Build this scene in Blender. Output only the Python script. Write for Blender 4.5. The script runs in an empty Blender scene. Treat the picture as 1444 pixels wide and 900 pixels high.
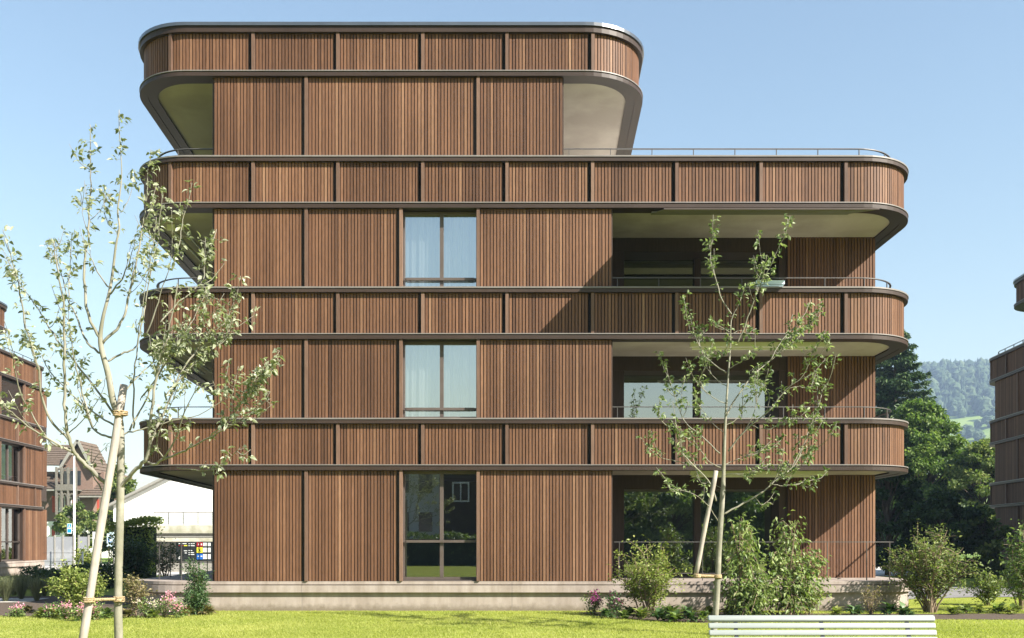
import bpy, math, random
import numpy as np
from mathutils import Vector, Matrix
random.seed(7); RNG = np.random.default_rng(11)
SC = bpy.context.scene; COL = SC.collection
R = math.radians; PI = math.pi
F = 1364.0; CAMZ = 1.565; CAMY = -22.0; HOR = 765.0; CX = 722.0

def at(px, py, D):
    """a point at distance D in front of the camera"""
    return Vector(((px-CX)/F*D, CAMY+D, CAMZ+(HOR-py)/F*D))

# ------------------------------------------------------------------ materials
def new_mat(name):
    m = bpy.data.materials.new(name); m.use_nodes = True
    nt = m.node_tree; nt.nodes.clear()
    return m, nt
def nd(nt, t, **kw):
    n = nt.nodes.new(t)
    for k, v in kw.items():
        if k in n.inputs.keys() if isinstance(k, str) else False: n.inputs[k].default_value = v
        else: setattr(n, k, v)
    return n
def L(nt, a, b): nt.links.new(a, b)
def rgb(c): return (c[0], c[1], c[2], 1.0)
def ramp(nt, stops):
    r = nt.nodes.new('ShaderNodeValToRGB'); e = r.color_ramp.elements
    while len(e) < len(stops): e.new(0.5)
    for i, (p, c) in enumerate(stops): e[i].position = p; e[i].color = rgb(c)
    return r
def coords(nt, scale=(1, 1, 1)):
    tc = nt.nodes.new('ShaderNodeTexCoord'); mp = nt.nodes.new('ShaderNodeMapping')
    mp.inputs['Scale'].default_value = scale
    L(nt, tc.outputs['Object'], mp.inputs['Vector']); return mp.outputs['Vector']
def noise(nt, vec, scale, detail=4, rough=.55):
    n = nt.nodes.new('ShaderNodeTexNoise'); n.inputs['Scale'].default_value = scale
    n.inputs['Detail'].default_value = detail; n.inputs['Roughness'].default_value = rough
    if vec is not None: L(nt, vec, n.inputs['Vector'])
    return n
def mixc(nt, a, b, fac, mode='MIX'):
    m = nt.nodes.new('ShaderNodeMix'); m.data_type = 'RGBA'; m.blend_type = mode
    for s, v in ((6, a), (7, b)):
        if isinstance(v, tuple): m.inputs[s].default_value = rgb(v)
        else: L(nt, v, m.inputs[s])
    if isinstance(fac, (int, float)): m.inputs[0].default_value = fac
    else: L(nt, fac, m.inputs[0])
    return m.outputs[2]
def tone_attr(nt):
    a = nt.nodes.new('ShaderNodeAttribute'); a.attribute_name = 'tone'; return a.outputs['Fac']
def principled(nt, rough=.7, metal=0, spec=.4):
    p = nt.nodes.new('ShaderNodeBsdfPrincipled'); p.inputs['Roughness'].default_value = rough
    p.inputs['Metallic'].default_value = metal; p.inputs['Specular IOR Level'].default_value = spec
    o = nt.nodes.new('ShaderNodeOutputMaterial'); L(nt, p.outputs[0], o.inputs[0]); return p

def mat_wood(name, stops, rough=.62, grain=.38):
    m, nt = new_mat(name)
    base = ramp(nt, stops); L(nt, tone_attr(nt), base.inputs[0])
    g = noise(nt, coords(nt, (26, 26, 1.3)), 3.0, 5, .65)
    gr = ramp(nt, [(.3, (1-grain,)*3), (.7, (1+grain*.45,)*3)]); L(nt, g.outputs[0], gr.inputs[0])
    w = noise(nt, coords(nt, (.5, .5, .22)), 1.4, 4)
    wr = ramp(nt, [(.3, (.74, .71, .68)), (.72, (1.15, 1.12, 1.10))]); L(nt, w.outputs[0], wr.inputs[0])
    k = nt.nodes.new('ShaderNodeTexVoronoi'); k.inputs['Scale'].default_value = 1.0
    L(nt, coords(nt, (14, 14, 2.6)), k.inputs['Vector'])
    kr = ramp(nt, [(.0, (.45, .38, .33)), (.09, (1, 1, 1))]); L(nt, k.outputs['Distance'], kr.inputs[0])
    c = mixc(nt, base.outputs[0], gr.outputs[0], 1, 'MULTIPLY')
    c = mixc(nt, c, wr.outputs[0], 1, 'MULTIPLY'); c = mixc(nt, c, kr.outputs[0], .8, 'MULTIPLY')
    p = principled(nt, rough, 0, .3); L(nt, c, p.inputs['Base Color'])
    return m
def mat_noise(name, c1, c2, scale=3, rough=.8, stretch=(1, 1, 1), bump=0, spec=.3, c3=None, s3=.4, metal=0):
    m, nt = new_mat(name)
    n = noise(nt, coords(nt, stretch), scale, 6, .6)
    r = ramp(nt, [(.32, c1), (.68, c2)]); L(nt, n.outputs[0], r.inputs[0])
    c = r.outputs[0]
    if c3:
        n2 = noise(nt, coords(nt, (1, 1, 1)), s3, 5, .6); r2 = ramp(nt, [(.42, (0, 0, 0)), (.62, (1, 1, 1))]); L(nt, n2.outputs[0], r2.inputs[0])
        c = mixc(nt, c, c3, r2.outputs[0])
    p = principled(nt, rough, metal, spec); L(nt, c, p.inputs['Base Color'])
    if bump:
        b = nt.nodes.new('ShaderNodeBump'); b.inputs['Strength'].default_value = bump; b.inputs['Distance'].default_value = .02
        L(nt, n.outputs[0], b.inputs['Height']); L(nt, b.outputs[0], p.inputs['Normal'])
    return m
def mat_leaf(name, stops, trans=.4, rough=.5, tcol=1.25, spec=.35):
    m, nt = new_mat(name)
    r = ramp(nt, stops); L(nt, tone_attr(nt), r.inputs[0])
    p = nt.nodes.new('ShaderNodeBsdfPrincipled'); p.inputs['Roughness'].default_value = rough
    p.inputs['Specular IOR Level'].default_value = spec
    L(nt, r.outputs[0], p.inputs['Base Color'])
    t = nt.nodes.new('ShaderNodeBsdfTranslucent')
    tc = mixc(nt, r.outputs[0], (tcol, tcol*1.1, tcol*.55), 1, 'MULTIPLY'); L(nt, tc, t.inputs[0])
    x = nt.nodes.new('ShaderNodeMixShader'); x.inputs[0].default_value = trans
    L(nt, p.outputs[0], x.inputs[1]); L(nt, t.outputs[0], x.inputs[2])
    o = nt.nodes.new('ShaderNodeOutputMaterial'); L(nt, x.outputs[0], o.inputs[0])
    return m
def mat_glass(name, refl=.2, tint=(.8, .86, .85)):
    m, nt = new_mat(name)
    tr = nt.nodes.new('ShaderNodeBsdfTransparent'); tr.inputs[0].default_value = rgb(tint)
    gl = nt.nodes.new('ShaderNodeBsdfGlossy'); gl.inputs['Roughness'].default_value = .0
    gl.inputs[0].default_value = (.93, .97, 1, 1)
    lw = nt.nodes.new('ShaderNodeLayerWeight'); lw.inputs[0].default_value = .35
    mr = nt.nodes.new('ShaderNodeMapRange'); mr.inputs['To Min'].default_value = refl; mr.inputs['To Max'].default_value = .9
    L(nt, lw.outputs['Fresnel'], mr.inputs[0])
    x = nt.nodes.new('ShaderNodeMixShader'); L(nt, mr.outputs[0], x.inputs[0])
    L(nt, tr.outputs[0], x.inputs[1]); L(nt, gl.outputs[0], x.inputs[2])
    o = nt.nodes.new('ShaderNodeOutputMaterial'); L(nt, x.outputs[0], o.inputs[0])
    return m
def mat_cloth(name, c, trans=.4):
    m, nt = new_mat(name)
    d = nt.nodes.new('ShaderNodeBsdfDiffuse'); d.inputs[0].default_value = rgb(c)
    t = nt.nodes.new('ShaderNodeBsdfTranslucent'); t.inputs[0].default_value = rgb(c)
    x = nt.nodes.new('ShaderNodeMixShader'); x.inputs[0].default_value = trans
    L(nt, d.outputs[0], x.inputs[1]); L(nt, t.outputs[0], x.inputs[2])
    o = nt.nodes.new('ShaderNodeOutputMaterial'); L(nt, x.outputs[0], o.inputs[0]); return m
def mat_mesh_cloth(name, c, open_=.4):
    m, nt = new_mat(name)
    d = nt.nodes.new('ShaderNodeBsdfDiffuse'); d.inputs[0].default_value = rgb(c)
    t = nt.nodes.new('ShaderNodeBsdfTransparent')
    x = nt.nodes.new('ShaderNodeMixShader'); x.inputs[0].default_value = open_
    L(nt, d.outputs[0], x.inputs[1]); L(nt, t.outputs[0], x.inputs[2])
    o = nt.nodes.new('ShaderNodeOutputMaterial'); L(nt, x.outputs[0], o.inputs[0]); return m

M = {}
M['wood'] = mat_wood('larch_slats', [(0, (.056, .027, .0145)), (.35, (.112, .0545, .029)), (.65, (.168, .085, .047)), (1, (.29, .172, .104))])
M['wood_trim'] = mat_wood('larch_trim', [(0, (.028, .018, .013)), (1, (.047, .030, .023))], .5, .25)
M['wood_fin'] = mat_wood('larch_fin', [(0, (.10, .058, .040)), (1, (.18, .112, .080))], .6, .3)
M['backing'] = mat_noise('dark_backing', (.012, .010, .009), (.02, .016, .013), 3, .9)
M['cap'] = mat_noise('bronze_cap', (.15, .135, .125), (.19, .17, .16), 2, .5, metal=.15, spec=.5)
M['roofcap'] = mat_noise('grey_metal_cap', (.16, .165, .17), (.2, .205, .21), 2, .3, metal=.85, spec=.5)
M['soffit'] = mat_noise('fair_faced_concrete_soffit', (.37, .33, .295), (.45, .41, .365), .9, .85, (1, .25, 1), c3=(.32, .285, .25), s3=.6)
def mat_plinth():
    m, nt = new_mat('plinth_concrete')
    n = noise(nt, coords(nt, (1, 1, .5)), 5, 6, .6); c0 = ramp(nt, [(.32, (.285, .24, .21)), (.68, (.35, .30, .265))]); L(nt, n.outputs[0], c0.inputs[0])
    n2 = noise(nt, coords(nt, (2.2, 2.2, .35)), 1.6, 5, .65); r2 = ramp(nt, [(.38, (.80, .78, .75)), (.62, (1, 1, 1))]); L(nt, n2.outputs[0], r2.inputs[0])
    c = mixc(nt, c0.outputs[0], r2.outputs[0], 1, 'MULTIPLY')
    tc = nt.nodes.new('ShaderNodeTexCoord'); sp = nt.nodes.new('ShaderNodeSeparateXYZ'); L(nt, tc.outputs['Object'], sp.inputs[0])
    n3 = noise(nt, coords(nt, (1, 1, 1)), 7, 6, .7)
    ad = nt.nodes.new('ShaderNodeMath'); ad.operation = 'MULTIPLY_ADD'; L(nt, n3.outputs[0], ad.inputs[0]); ad.inputs[1].default_value = -.28; L(nt, sp.outputs[2], ad.inputs[2])
    mr = nt.nodes.new('ShaderNodeMapRange'); mr.inputs['From Min'].default_value = -.10; mr.inputs['From Max'].default_value = .03; mr.inputs['To Min'].default_value = .75; mr.inputs['To Max'].default_value = 0
    L(nt, ad.outputs[0], mr.inputs[0]); c = mixc(nt, c, (.12, .095, .065), mr.outputs[0])
    jx = nt.nodes.new('ShaderNodeMath'); jx.operation = 'PINGPONG'; L(nt, sp.outputs[0], jx.inputs[0]); jx.inputs[1].default_value = 2.4
    jr = nt.nodes.new('ShaderNodeMath'); jr.operation = 'LESS_THAN'; L(nt, jx.outputs[0], jr.inputs[0]); jr.inputs[1].default_value = .008
    c = mixc(nt, c, (.19, .16, .14), jr.outputs[0])
    p = principled(nt, .88, 0, .25); L(nt, c, p.inputs['Base Color']); return m
M['concrete'] = mat_plinth()
M['concrete_plain'] = mat_noise('plinth_concrete', (.28, .235, .205), (.345, .295, .26), 5, .85, (1, 1, .5), bump=.2, c3=(.245, .205, .175), s3=1.6)
M['terrace'] = mat_noise('terrace_concrete', (.60, .57, .52), (.68, .65, .6), 4, .85)
M['steel'] = mat_noise('railing_steel', (.10, .095, .09), (.13, .12, .115), 4, .42, metal=.5)
M['frame'] = mat_noise('bronze_window_frame', (.085, .066, .058), (.105, .084, .074), 4, .45, metal=.2)
M['darkwood'] = mat_noise('dark_stained_wood', (.028, .018, .013), (.042, .026, .019), 4, .6, (6, 6, .6))
M['glass'] = mat_glass('window_glass', .2)
M['glass_cur'] = mat_glass('curtained_window_glass', .46, (.86, .9, .9))
M['glass_big'] = mat_glass('balcony_glass', .32, (.5, .56, .54))
M['curtain'] = mat_cloth('sheer_curtain', (.86, .88, .88), .3)
M['interior'] = mat_noise('interior_plaster', (.20, .19, .17), (.24, .23, .2), 2, .9)
M['awning'] = mat_noise('olive_awning_fabric', (.13, .13, .095), (.15, .15, .11), 30, .9)
M['awnmetal'] = mat_noise('awning_metal', (.58, .58, .53), (.64, .64, .59), 4, .5, metal=0)
M['bark'] = mat_noise('young_bark', (.13, .125, .10), (.31, .29, .235), 9, .85, (1, 1, .5), bump=.4, c3=(.17, .165, .115), s3=3)
M['bark_dark'] = mat_noise('dark_bark', (.07, .055, .04), (.13, .105, .08), 8, .9, (1, 1, .3), bump=.4)
M['stem'] = mat_noise('twig_bark', (.16, .12, .08), (.24, .18, .12), 9, .9)
M['stake'] = mat_noise('stake_wood', (.22, .195, .17), (.33, .295, .26), 5, .8, (8, 8, .6), bump=.2, c3=(.36, .31, .25), s3=3)
M['rope'] = mat_noise('coir_rope', (.24, .17, .09), (.48, .37, .22), 60, .95, bump=.8)
M['asphalt'] = mat_noise('asphalt', (.17, .165, .16), (.22, .21, .205), 40, .9, bump=.2, c3=(.15, .145, .14), s3=.5)
M['paving'] = mat_noise('pale_paving', (.40, .38, .35), (.48, .46, .43), 8, .9)
M['soil'] = mat_noise('bed_soil', (.05, .036, .025), (.11, .082, .06), 25, .95, bump=.6)
M['benchpaint'] = mat_noise('sage_bench_paint', (.235, .258, .245), (.27, .295, .28), 6, .4, (1, 8, 8), spec=.5)
M['castiron'] = mat_noise('dark_iron', (.03, .03, .035), (.045, .045, .05), 6, .45, metal=.6)
M['plaster'] = mat_noise('white_plaster', (.72, .71, .68), (.80, .79, .76), 1, .9)
M['greyconc'] = mat_noise('weathered_concrete', (.40, .38, .31), (.55, .52, .44), 1.5, .9, (1, 1, 3), c3=(.3, .3, .22), s3=1.3)
M['tile'] = mat_noise('brown_roof_tile', (.085, .064, .05), (.15, .112, .085), 7, .85, bump=.3)
M['shingle'] = mat_noise('rosy_shingle', (.15, .10, .08), (.22, .15, .12), 8, .9, (1, 1, 4))
M['shutter'] = mat_noise('red_shutter', (.33, .06, .04), (.42, .085, .06), 8, .7)
M['whitepaint'] = mat_noise('white_paint', (.74, .74, .72), (.8, .8, .78), 6, .6)
M['greypaint'] = mat_noise('grey_paint', (.22, .215, .195), (.28, .27, .24), 6, .7)
M['greywood'] = mat_noise('weathered_grey_wood', (.12, .11, .095), (.18, .165, .14), 6, .8)
M['darkpane'] = mat_noise('dark_pane', (.02, .025, .028), (.035, .04, .045), 1, .08, spec=.8)
M['signdark'] = mat_noise('sign_charcoal', (.016, .02, .022), (.024, .028, .03), 3, .5)
M['signred'] = mat_noise('sign_red', (.30, .012, .02), (.34, .016, .025), 3, .5)
M['signyellow'] = mat_noise('sign_yellow', (.66, .60, .04), (.72, .66, .06), 3, .5)
M['signblue'] = mat_noise('sign_blue', (.012, .10, .38), (.016, .12, .44), 3, .5)
M['roadblue'] = mat_noise('road_sign_blue', (.01, .22, .56), (.015, .25, .62), 3, .4)
M['signwhite'] = mat_noise('sign_white', (.66, .68, .68), (.74, .76, .76), 3, .5)
M['signpale'] = mat_noise('sign_pale_blue', (.52, .68, .76), (.6, .74, .8), 3, .5)
M['meshfence'] = mat_mesh_cloth('grey_windbreak', (.30, .315, .345), .3)
M['housewood'] = mat_noise('dark_house_boards', (.05, .035, .028), (.08, .055, .045), 6, .8, (1, 1, 6))
M['pinkflower'] = mat_leaf('pink_petals', [(0, (.62, .20, .34)), (1, (.86, .55, .63))], .35)
M['magenta'] = mat_leaf('magenta_petals', [(0, (.36, .05, .25)), (1, (.62, .17, .46))], .35)
M['cream'] = mat_leaf('cream_petals', [(0, (.62, .5, .42)), (1, (.82, .74, .66))], .35)
M['apple'] = mat_leaf('apple_leaves', [(0, (.07, .085, .048)), (.3, (.145, .168, .095)), (.7, (.29, .31, .205)), (1, (.50, .51, .40))], .33, .5)
M['apple2'] = mat_leaf('apple_leaves_green', [(0, (.052, .09, .03)), (.5, (.135, .185, .07)), (1, (.33, .38, .20))], .38, .45)
M['limeleaf'] = mat_leaf('lime_leaves', [(0, (.09, .13, .025)), (.5, (.20, .25, .06)), (1, (.38, .40, .13))], .4)
M['midleaf'] = mat_leaf('mid_leaves', [(0, (.04, .08, .02)), (.5, (.11, .17, .045)), (1, (.25, .31, .10))], .35)
M['cornus'] = mat_leaf('drooping_leaves', [(0, (.06, .11, .028)), (.5, (.165, .225, .065)), (1, (.35, .40, .17))], .38, .45)
M['darkleaf'] = mat_leaf('dark_leaves', [(0, (.016, .036, .011)), (.6, (.042, .078, .022)), (1, (.09, .13, .042))], .3)
M['yewleaf'] = mat_leaf('yew_needles', [(0, (.025, .06, .018)), (1, (.10, .17, .06))], .2)
M['bronzeleaf'] = mat_leaf('bronze_leaves', [(0, (.09, .10, .03)), (.5, (.19, .165, .07)), (1, (.32, .26, .14))], .35)
M['oliveleaf'] = mat_leaf('olive_leaves', [(0, (.055, .085, .02)), (.5, (.14, .185, .05)), (1, (.31, .34, .12))], .38)
M['hosta'] = mat_leaf('hosta_leaves', [(0, (.03, .07, .02)), (1, (.12, .19, .075))], .25, .4)
M['conifer'] = mat_leaf('conifer_needles', [(0, (.018, .048, .016)), (.6, (.055, .10, .035)), (1, (.125, .18, .06))], .12)
M['treeleaf'] = mat_leaf('tree_leaves', [(0, (.035, .075, .014)), (.5, (.10, .165, .032)), (1, (.21, .27, .07))], .42)
M['treeleaf2'] = mat_leaf('tree_leaves_pale', [(0, (.05, .09, .022)), (.5, (.13, .18, .05)), (1, (.28, .30, .10))], .4)
M['farleaf'] = mat_leaf('far_forest', [(0, (.018, .040, .018)), (.6, (.04, .07, .03)), (1, (.075, .105, .045))], .1, .9)
M['blade'] = mat_leaf('grass_blades', [(0, (.20, .24, .03)), (.5, (.33, .36, .09)), (1, (.47, .465, .16))], .5, .7)
M['ornblade'] = mat_leaf('ornamental_grass', [(0, (.07, .09, .04)), (1, (.19, .2, .11))], .3, .6)

def mat_lawn():
    m, nt = new_mat('lawn_turf')
    n = noise(nt, coords(nt), 45, 5, .7); r = ramp(nt, [(.3, (.14, .18, .024)), (.7, (.25, .285, .05))]); L(nt, n.outputs[0], r.inputs[0])
    n2 = noise(nt, coords(nt), .55, 5, .6); r2 = ramp(nt, [(.35, (.85, .9, .8)), (.7, (1.25, 1.12, 1.2))]); L(nt, n2.outputs[0], r2.inputs[0])
    c = mixc(nt, r.outputs[0], r2.outputs[0], 1, 'MULTIPLY')
    p = principled(nt, .9, 0, .1); L(nt, c, p.inputs['Base Color']); return m
M['lawn'] = mat_lawn()
M['meadow'] = mat_noise('hill_meadow', (.13, .21, .045), (.22, .28, .08), .02, .95, spec=.05, c3=(.10, .15, .04), s3=.012)

# ------------------------------------------------------------------ mesh helpers
def link_mesh(name, V, faces, mat, parent=None, tone=None, smooth=False):
    me = bpy.data.meshes.new(name)
    V = np.asarray(V, dtype=np.float64)
    if isinstance(faces, np.ndarray):
        n, k = faces.shape
        me.vertices.add(len(V)); me.vertices.foreach_set('co', V.ravel())
        me.loops.add(n*k); me.loops.foreach_set('vertex_index', faces.ravel().astype(np.int32))
        me.polygons.add(n); me.polygons.foreach_set('loop_start', np.arange(0, n*k, k, dtype=np.int32))
        me.update(calc_edges=True)
    else:
        me.from_pydata([tuple(v) for v in V], [], faces); me.update()
    if tone is not None:
        a = me.attributes.new('tone', 'FLOAT', 'POINT'); a.data.foreach_set('value', np.asarray(tone, dtype=np.float32))
    if smooth: me.polygons.foreach_set('use_smooth', [True]*len(me.polygons))
    me.materials.append(mat)
    o = bpy.data.objects.new(name, me); COL.objects.link(o)
    if parent is not None: o.parent = parent
    return o
def tag(o, label=None, cat=None, group=None, kind=None):
    if label: o['label'] = label
    if cat: o['category'] = cat
    if group: o['group'] = group
    if kind: o['kind'] = kind
    return o
def empty(name, loc, label=None, cat=None, group=None, rz=0):
    o = bpy.data.objects.new(name, None); COL.objects.link(o); o.location = loc; o.rotation_euler = (0, 0, rz)
    o.empty_display_size = .2
    return tag(o, label, cat, group)
def copy_thing(o, loc, rz=None, scale=None):
    c = o.copy(); COL.objects.link(c); c.location = loc
    if rz is not None: c.rotation_euler = (0, 0, rz)
    if scale is not None: c.scale = (scale,)*3 if isinstance(scale, (int, float)) else scale
    for ch in list(o.children):
        d = ch.copy(); COL.objects.link(d); d.parent = c
        for g in list(ch.children):
            e = g.copy(); COL.objects.link(e); e.parent = d
    return c

class MB:
    def __init__(s): s.v = []; s.f = []; s.t = []
    def add(s, vs, fs, tone=.5):
        b = len(s.v); s.v.extend([tuple(v) for v in vs]); s.f.extend([tuple(b+i for i in f) for f in fs])
        s.t.extend([tone]*len(vs) if isinstance(tone, (int, float)) else tone); return s
    BF = [(0, 3, 2, 1), (4, 5, 6, 7), (0, 1, 5, 4), (1, 2, 6, 5), (2, 3, 7, 6), (3, 0, 4, 7)]
    def box(s, x0, x1, y0, y1, z0, z1, tone=.5):
        return s.add([(x0, y0, z0), (x1, y0, z0), (x1, y1, z0), (x0, y1, z0), (x0, y0, z1), (x1, y0, z1), (x1, y1, z1), (x0, y1, z1)], MB.BF, tone)
    def obox(s, c, ex, ey, ez, tone=.5):
        c = Vector(c); ex = Vector(ex); ey = Vector(ey); ez = Vector(ez)
        vs = [c+a*ex+b*ey+d*ez for d in (-1, 1) for a, b in ((-1, -1), (1, -1), (1, 1), (-1, 1))]
        return s.add(vs, MB.BF, tone)
    def bar(s, p, q, w, h, tone=.5, up=(0, 0, 1)):
        p = Vector(p); q = Vector(q); d = (q-p); l = d.length; d.normalize()
        sx = d.cross(Vector(up))
        if sx.length < 1e-4: sx = d.cross(Vector((0, 1, 0)))
        sx.normalize(); sy = sx.cross(d)
        return s.obox((p+q)/2, d*l/2, sx*w/2, sy*h/2, tone)
    def tube(s, pts, rad, n=6, tone=.5, cap=True):
        pts = [Vector(p) for p in pts]
        if isinstance(rad, (int, float)): rad = [rad]*len(pts)
        rings = []; ref = Vector((.31, .17, .93)).normalized()
        for i, p in enumerate(pts):
            d = (pts[min(i+1, len(pts)-1)]-pts[max(i-1, 0)])
            if d.length < 1e-6: d = Vector((0, 0, 1))
            d.normalize(); a = d.cross(ref)
            if a.length < 1e-3: a = d.cross(Vector((1, 0, 0)))
            a.normalize(); b = d.cross(a)
            rings.append([p+(a*math.cos(2*PI*k/n)+b*math.sin(2*PI*k/n))*rad[i] for k in range(n)])
        vs = [v for r in rings for v in r]; fs = []
        for i in range(len(rings)-1):
            for k in range(n): fs.append((i*n+k, i*n+(k+1) % n, (i+1)*n+(k+1) % n, (i+1)*n+k))
        if cap: fs.append(tuple(range(n))[::-1]); fs.append(tuple((len(rings)-1)*n+k for k in range(n)))
        return s.add(vs, fs, tone)
    def prism(s, poly, z0, z1, tone=.5):
        n = len(poly); vs = [(p[0], p[1], z0) for p in poly]+[(p[0], p[1], z1) for p in poly]
        fs = [tuple(range(n))[::-1], tuple(range(n, 2*n))]+[(i, (i+1) % n, n+(i+1) % n, n+i) for i in range(n)]
        return s.add(vs, fs, tone)
    def quad(s, a, b, c, d, tone=.5): return s.add([a, b, c, d], [(0, 1, 2, 3)], tone)
    def build(s, name, mat, parent=None, smooth=False):
        return link_mesh(name, s.v, s.f, mat, parent, s.t, smooth)

# --- leaves: folded, slightly curled blades, one mesh for a whole crown
def leaf_mesh(name, P, A, Nn, size, tone, mat, parent=None, width=.55, curl=.18, fold=.12, fine=False):
    P = np.asarray(P); n = len(P)
    A = A/np.linalg.norm(A, axis=1, keepdims=True)
    S = np.cross(A, Nn); S /= np.linalg.norm(S, axis=1, keepdims=True)+1e-9
    N2 = np.cross(S, A); sz = np.asarray(size).reshape(-1, 1)
    base = P; mid = P+A*sz*.5-N2*sz*fold*0
    lf = P+A*sz*.45+S*sz*width*.5+N2*sz*fold
    rt = P+A*sz*.45-S*sz*width*.5+N2*sz*fold
    tip = P+A*sz-N2*sz*curl
    if fine:
        l1 = P+A*sz*.28+S*sz*width*.44+N2*sz*fold; r1 = P+A*sz*.28-S*sz*width*.44+N2*sz*fold
        l2 = P+A*sz*.66+S*sz*width*.40+N2*sz*(fold*.8-curl*.3); r2 = P+A*sz*.66-S*sz*width*.40+N2*sz*(fold*.8-curl*.3)
        V = np.stack([base, mid, tip, l1, l2, r1, r2], 1).reshape(-1, 3); b = (np.arange(n)*7).reshape(-1, 1)
        Fc = np.concatenate([b+np.array([q]) for q in ([0, 1, 3], [3, 1, 4], [4, 1, 2], [0, 5, 1], [5, 6, 1], [6, 2, 1])], 0)
        return link_mesh(name, V, Fc, mat, parent, np.repeat(np.asarray(tone), 7))
    V = np.stack([base, mid, lf, rt, tip], 1).reshape(-1, 3)
    b = (np.arange(n)*5).reshape(-1, 1)
    Fc = np.concatenate([b+np.array([[0, 1, 2]]), b+np.array([[0, 3, 1]]), b+np.array([[2, 1, 4]]), b+np.array([[1, 3, 4]])], 0)
    t = np.repeat(np.asarray(tone), 5)
    return link_mesh(name, V, Fc, mat, parent, t)
def rand_dirs(n, up=0.0, flat=1.0):
    d = RNG.normal(size=(n, 3)); d[:, 2] *= flat; d[:, 2] += up
    return d/np.linalg.norm(d, axis=1, keepdims=True)
def rand_norm(n, up=1.2):
    d = RNG.normal(size=(n, 3)); d[:, 2] = np.abs(d[:, 2])+up
    return d/np.linalg.norm(d, axis=1, keepdims=True)

# ------------------------------------------------------------------ rounded outlines
def rounded(corners, r, n=12):
    """CCW corners -> points, outward normals (arc points; straights run between them)"""
    P, Nn = [], []; m = len(corners)
    for i in range(m):
        c = Vector(corners[i]); a = Vector(corners[i-1]); b = Vector(corners[(i+1) % m])
        rr = r[i] if isinstance(r, (list, tuple)) else r
        d1 = (c-a).normalized(); d2 = (b-c).normalized()
        n1 = Vector((d1.y, -d1.x)); n2 = Vector((d2.y, -d2.x))
        ang = n1.angle(n2); tl = rr*math.tan(ang/2)
        cen = c-d1*tl-n1*rr
        a0 = math.atan2(n1.y, n1.x); a1 = math.atan2(n2.y, n2.x)
        while a1 < a0: a1 += 2*PI
        for k in range(n+1):
            t = a0+(a1-a0)*k/n; nn = Vector((math.cos(t), math.sin(t)))
            P.append(cen+nn*rr); Nn.append(nn)
    return P, Nn
class Path:
    def __init__(s, corners, r, n=12):
        s.P, s.N = rounded(corners, r, n); s.n = len(s.P); s.S = [0]
        for i in range(s.n): s.S.append(s.S[-1]+(s.P[(i+1) % s.n]-s.P[i]).length)
        s.arc = n+1
    def at(s, q):
        q %= s.S[-1]
        lo, hi = 0, s.n
        while hi-lo > 1:
            m = (lo+hi)//2
            if s.S[m] <= q: lo = m
            else: hi = m
        j = (lo+1) % s.n; L_ = s.S[lo+1]-s.S[lo]; t = (q-s.S[lo])/L_ if L_ > 1e-9 else 0
        nn = (s.N[lo]*(1-t)+s.N[j]*t).normalized()
        return s.P[lo]*(1-t)+s.P[j]*t, nn
    def off(s, o): return [p+n*o for p, n in zip(s.P, s.N)]
    def s_front(s, x):     # arclength of the point with this x on the front straight (between corners 1 and 2)
        i = 2*s.arc-1; return s.S[i]+(x-s.P[i].x)
    def s_end(s, corner): return s.S[(corner+1)*s.arc-1]
    def s_start(s, corner): return s.S[corner*s.arc]
def sweep(mb, path, prof, tone=.5, jitter=.25):
    """closed ring with a closed (off, z) profile"""
    k = len(prof); n = path.n; vs = []
    for p, nn in zip(path.P, path.N):
        for (o, z) in prof: vs.append((p.x+nn.x*o, p.y+nn.y*o, z))
    fs = []
    for i in range(n):
        j = (i+1) % n
        for a in range(k):
            b = (a+1) % k; fs.append((i*k+a, j*k+a, j*k+b, i*k+b))
    mb.add(vs, fs, tone)
def ringbox(mb, path, o0, o1, z0, z1, tone=.5): sweep(mb, path, [(o0, z0), (o0, z1), (o1, z1), (o1, z0)], tone)

PANEL = [0]
def slat_tone(): return min(1, max(0, random.gauss(.50+PANEL[0], .135)))
def slats_path(mb, path, s0, s1, z0, z1, pitch=.0755, w=.055):
    n = max(1, int(round((s1-s0)/pitch))); pt = (s1-s0)/n
    for i in range(n):
        p, nn = path.at(s0+(i+.5)*pt); t = Vector((-nn.y, nn.x))
        h = (z1-z0)/2; c = p-nn*.016
        mb.obox((c.x, c.y, (z0+z1)/2), (t.x*w*pt/pitch/2, t.y*w*pt/pitch/2, 0), (nn.x*.016, nn.y*.016, 0), (0, 0, h), slat_tone())
def slats_line(mb, x0, x1, y, z0, z1, pitch=.0755, w=.055):
    n = max(1, int(round((x1-x0)/pitch))); pt = (x1-x0)/n; ww = w*pt/pitch
    for i in range(n):
        c = x0+(i+.5)*pt; mb.box(c-ww/2, c+ww/2, y, y+.032, z0, z1, slat_tone())

PITCH = 2.985; YF = .09
def zb(k): return 3.21+PITCH*k

def curtain(parent, x0, x1, y, z0, z1):
    n = 150; xs = np.linspace(x0, x1, n)
    f = .022*np.sin(xs*34+np.sin(xs*5)*2)+.012*np.sin(xs*71+1)+.01*np.sin(xs*13)
    V = []; 
    for x, d in zip(xs, f): V += [(x, y+d*.6, z1), (x, y+d*1.3, z0)]
    b = np.arange(n-1).reshape(-1, 1)*2
    return link_mesh('curtain', V, b+np.array([[0, 1, 3, 2]]), M['curtain'], parent, smooth=True)

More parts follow.
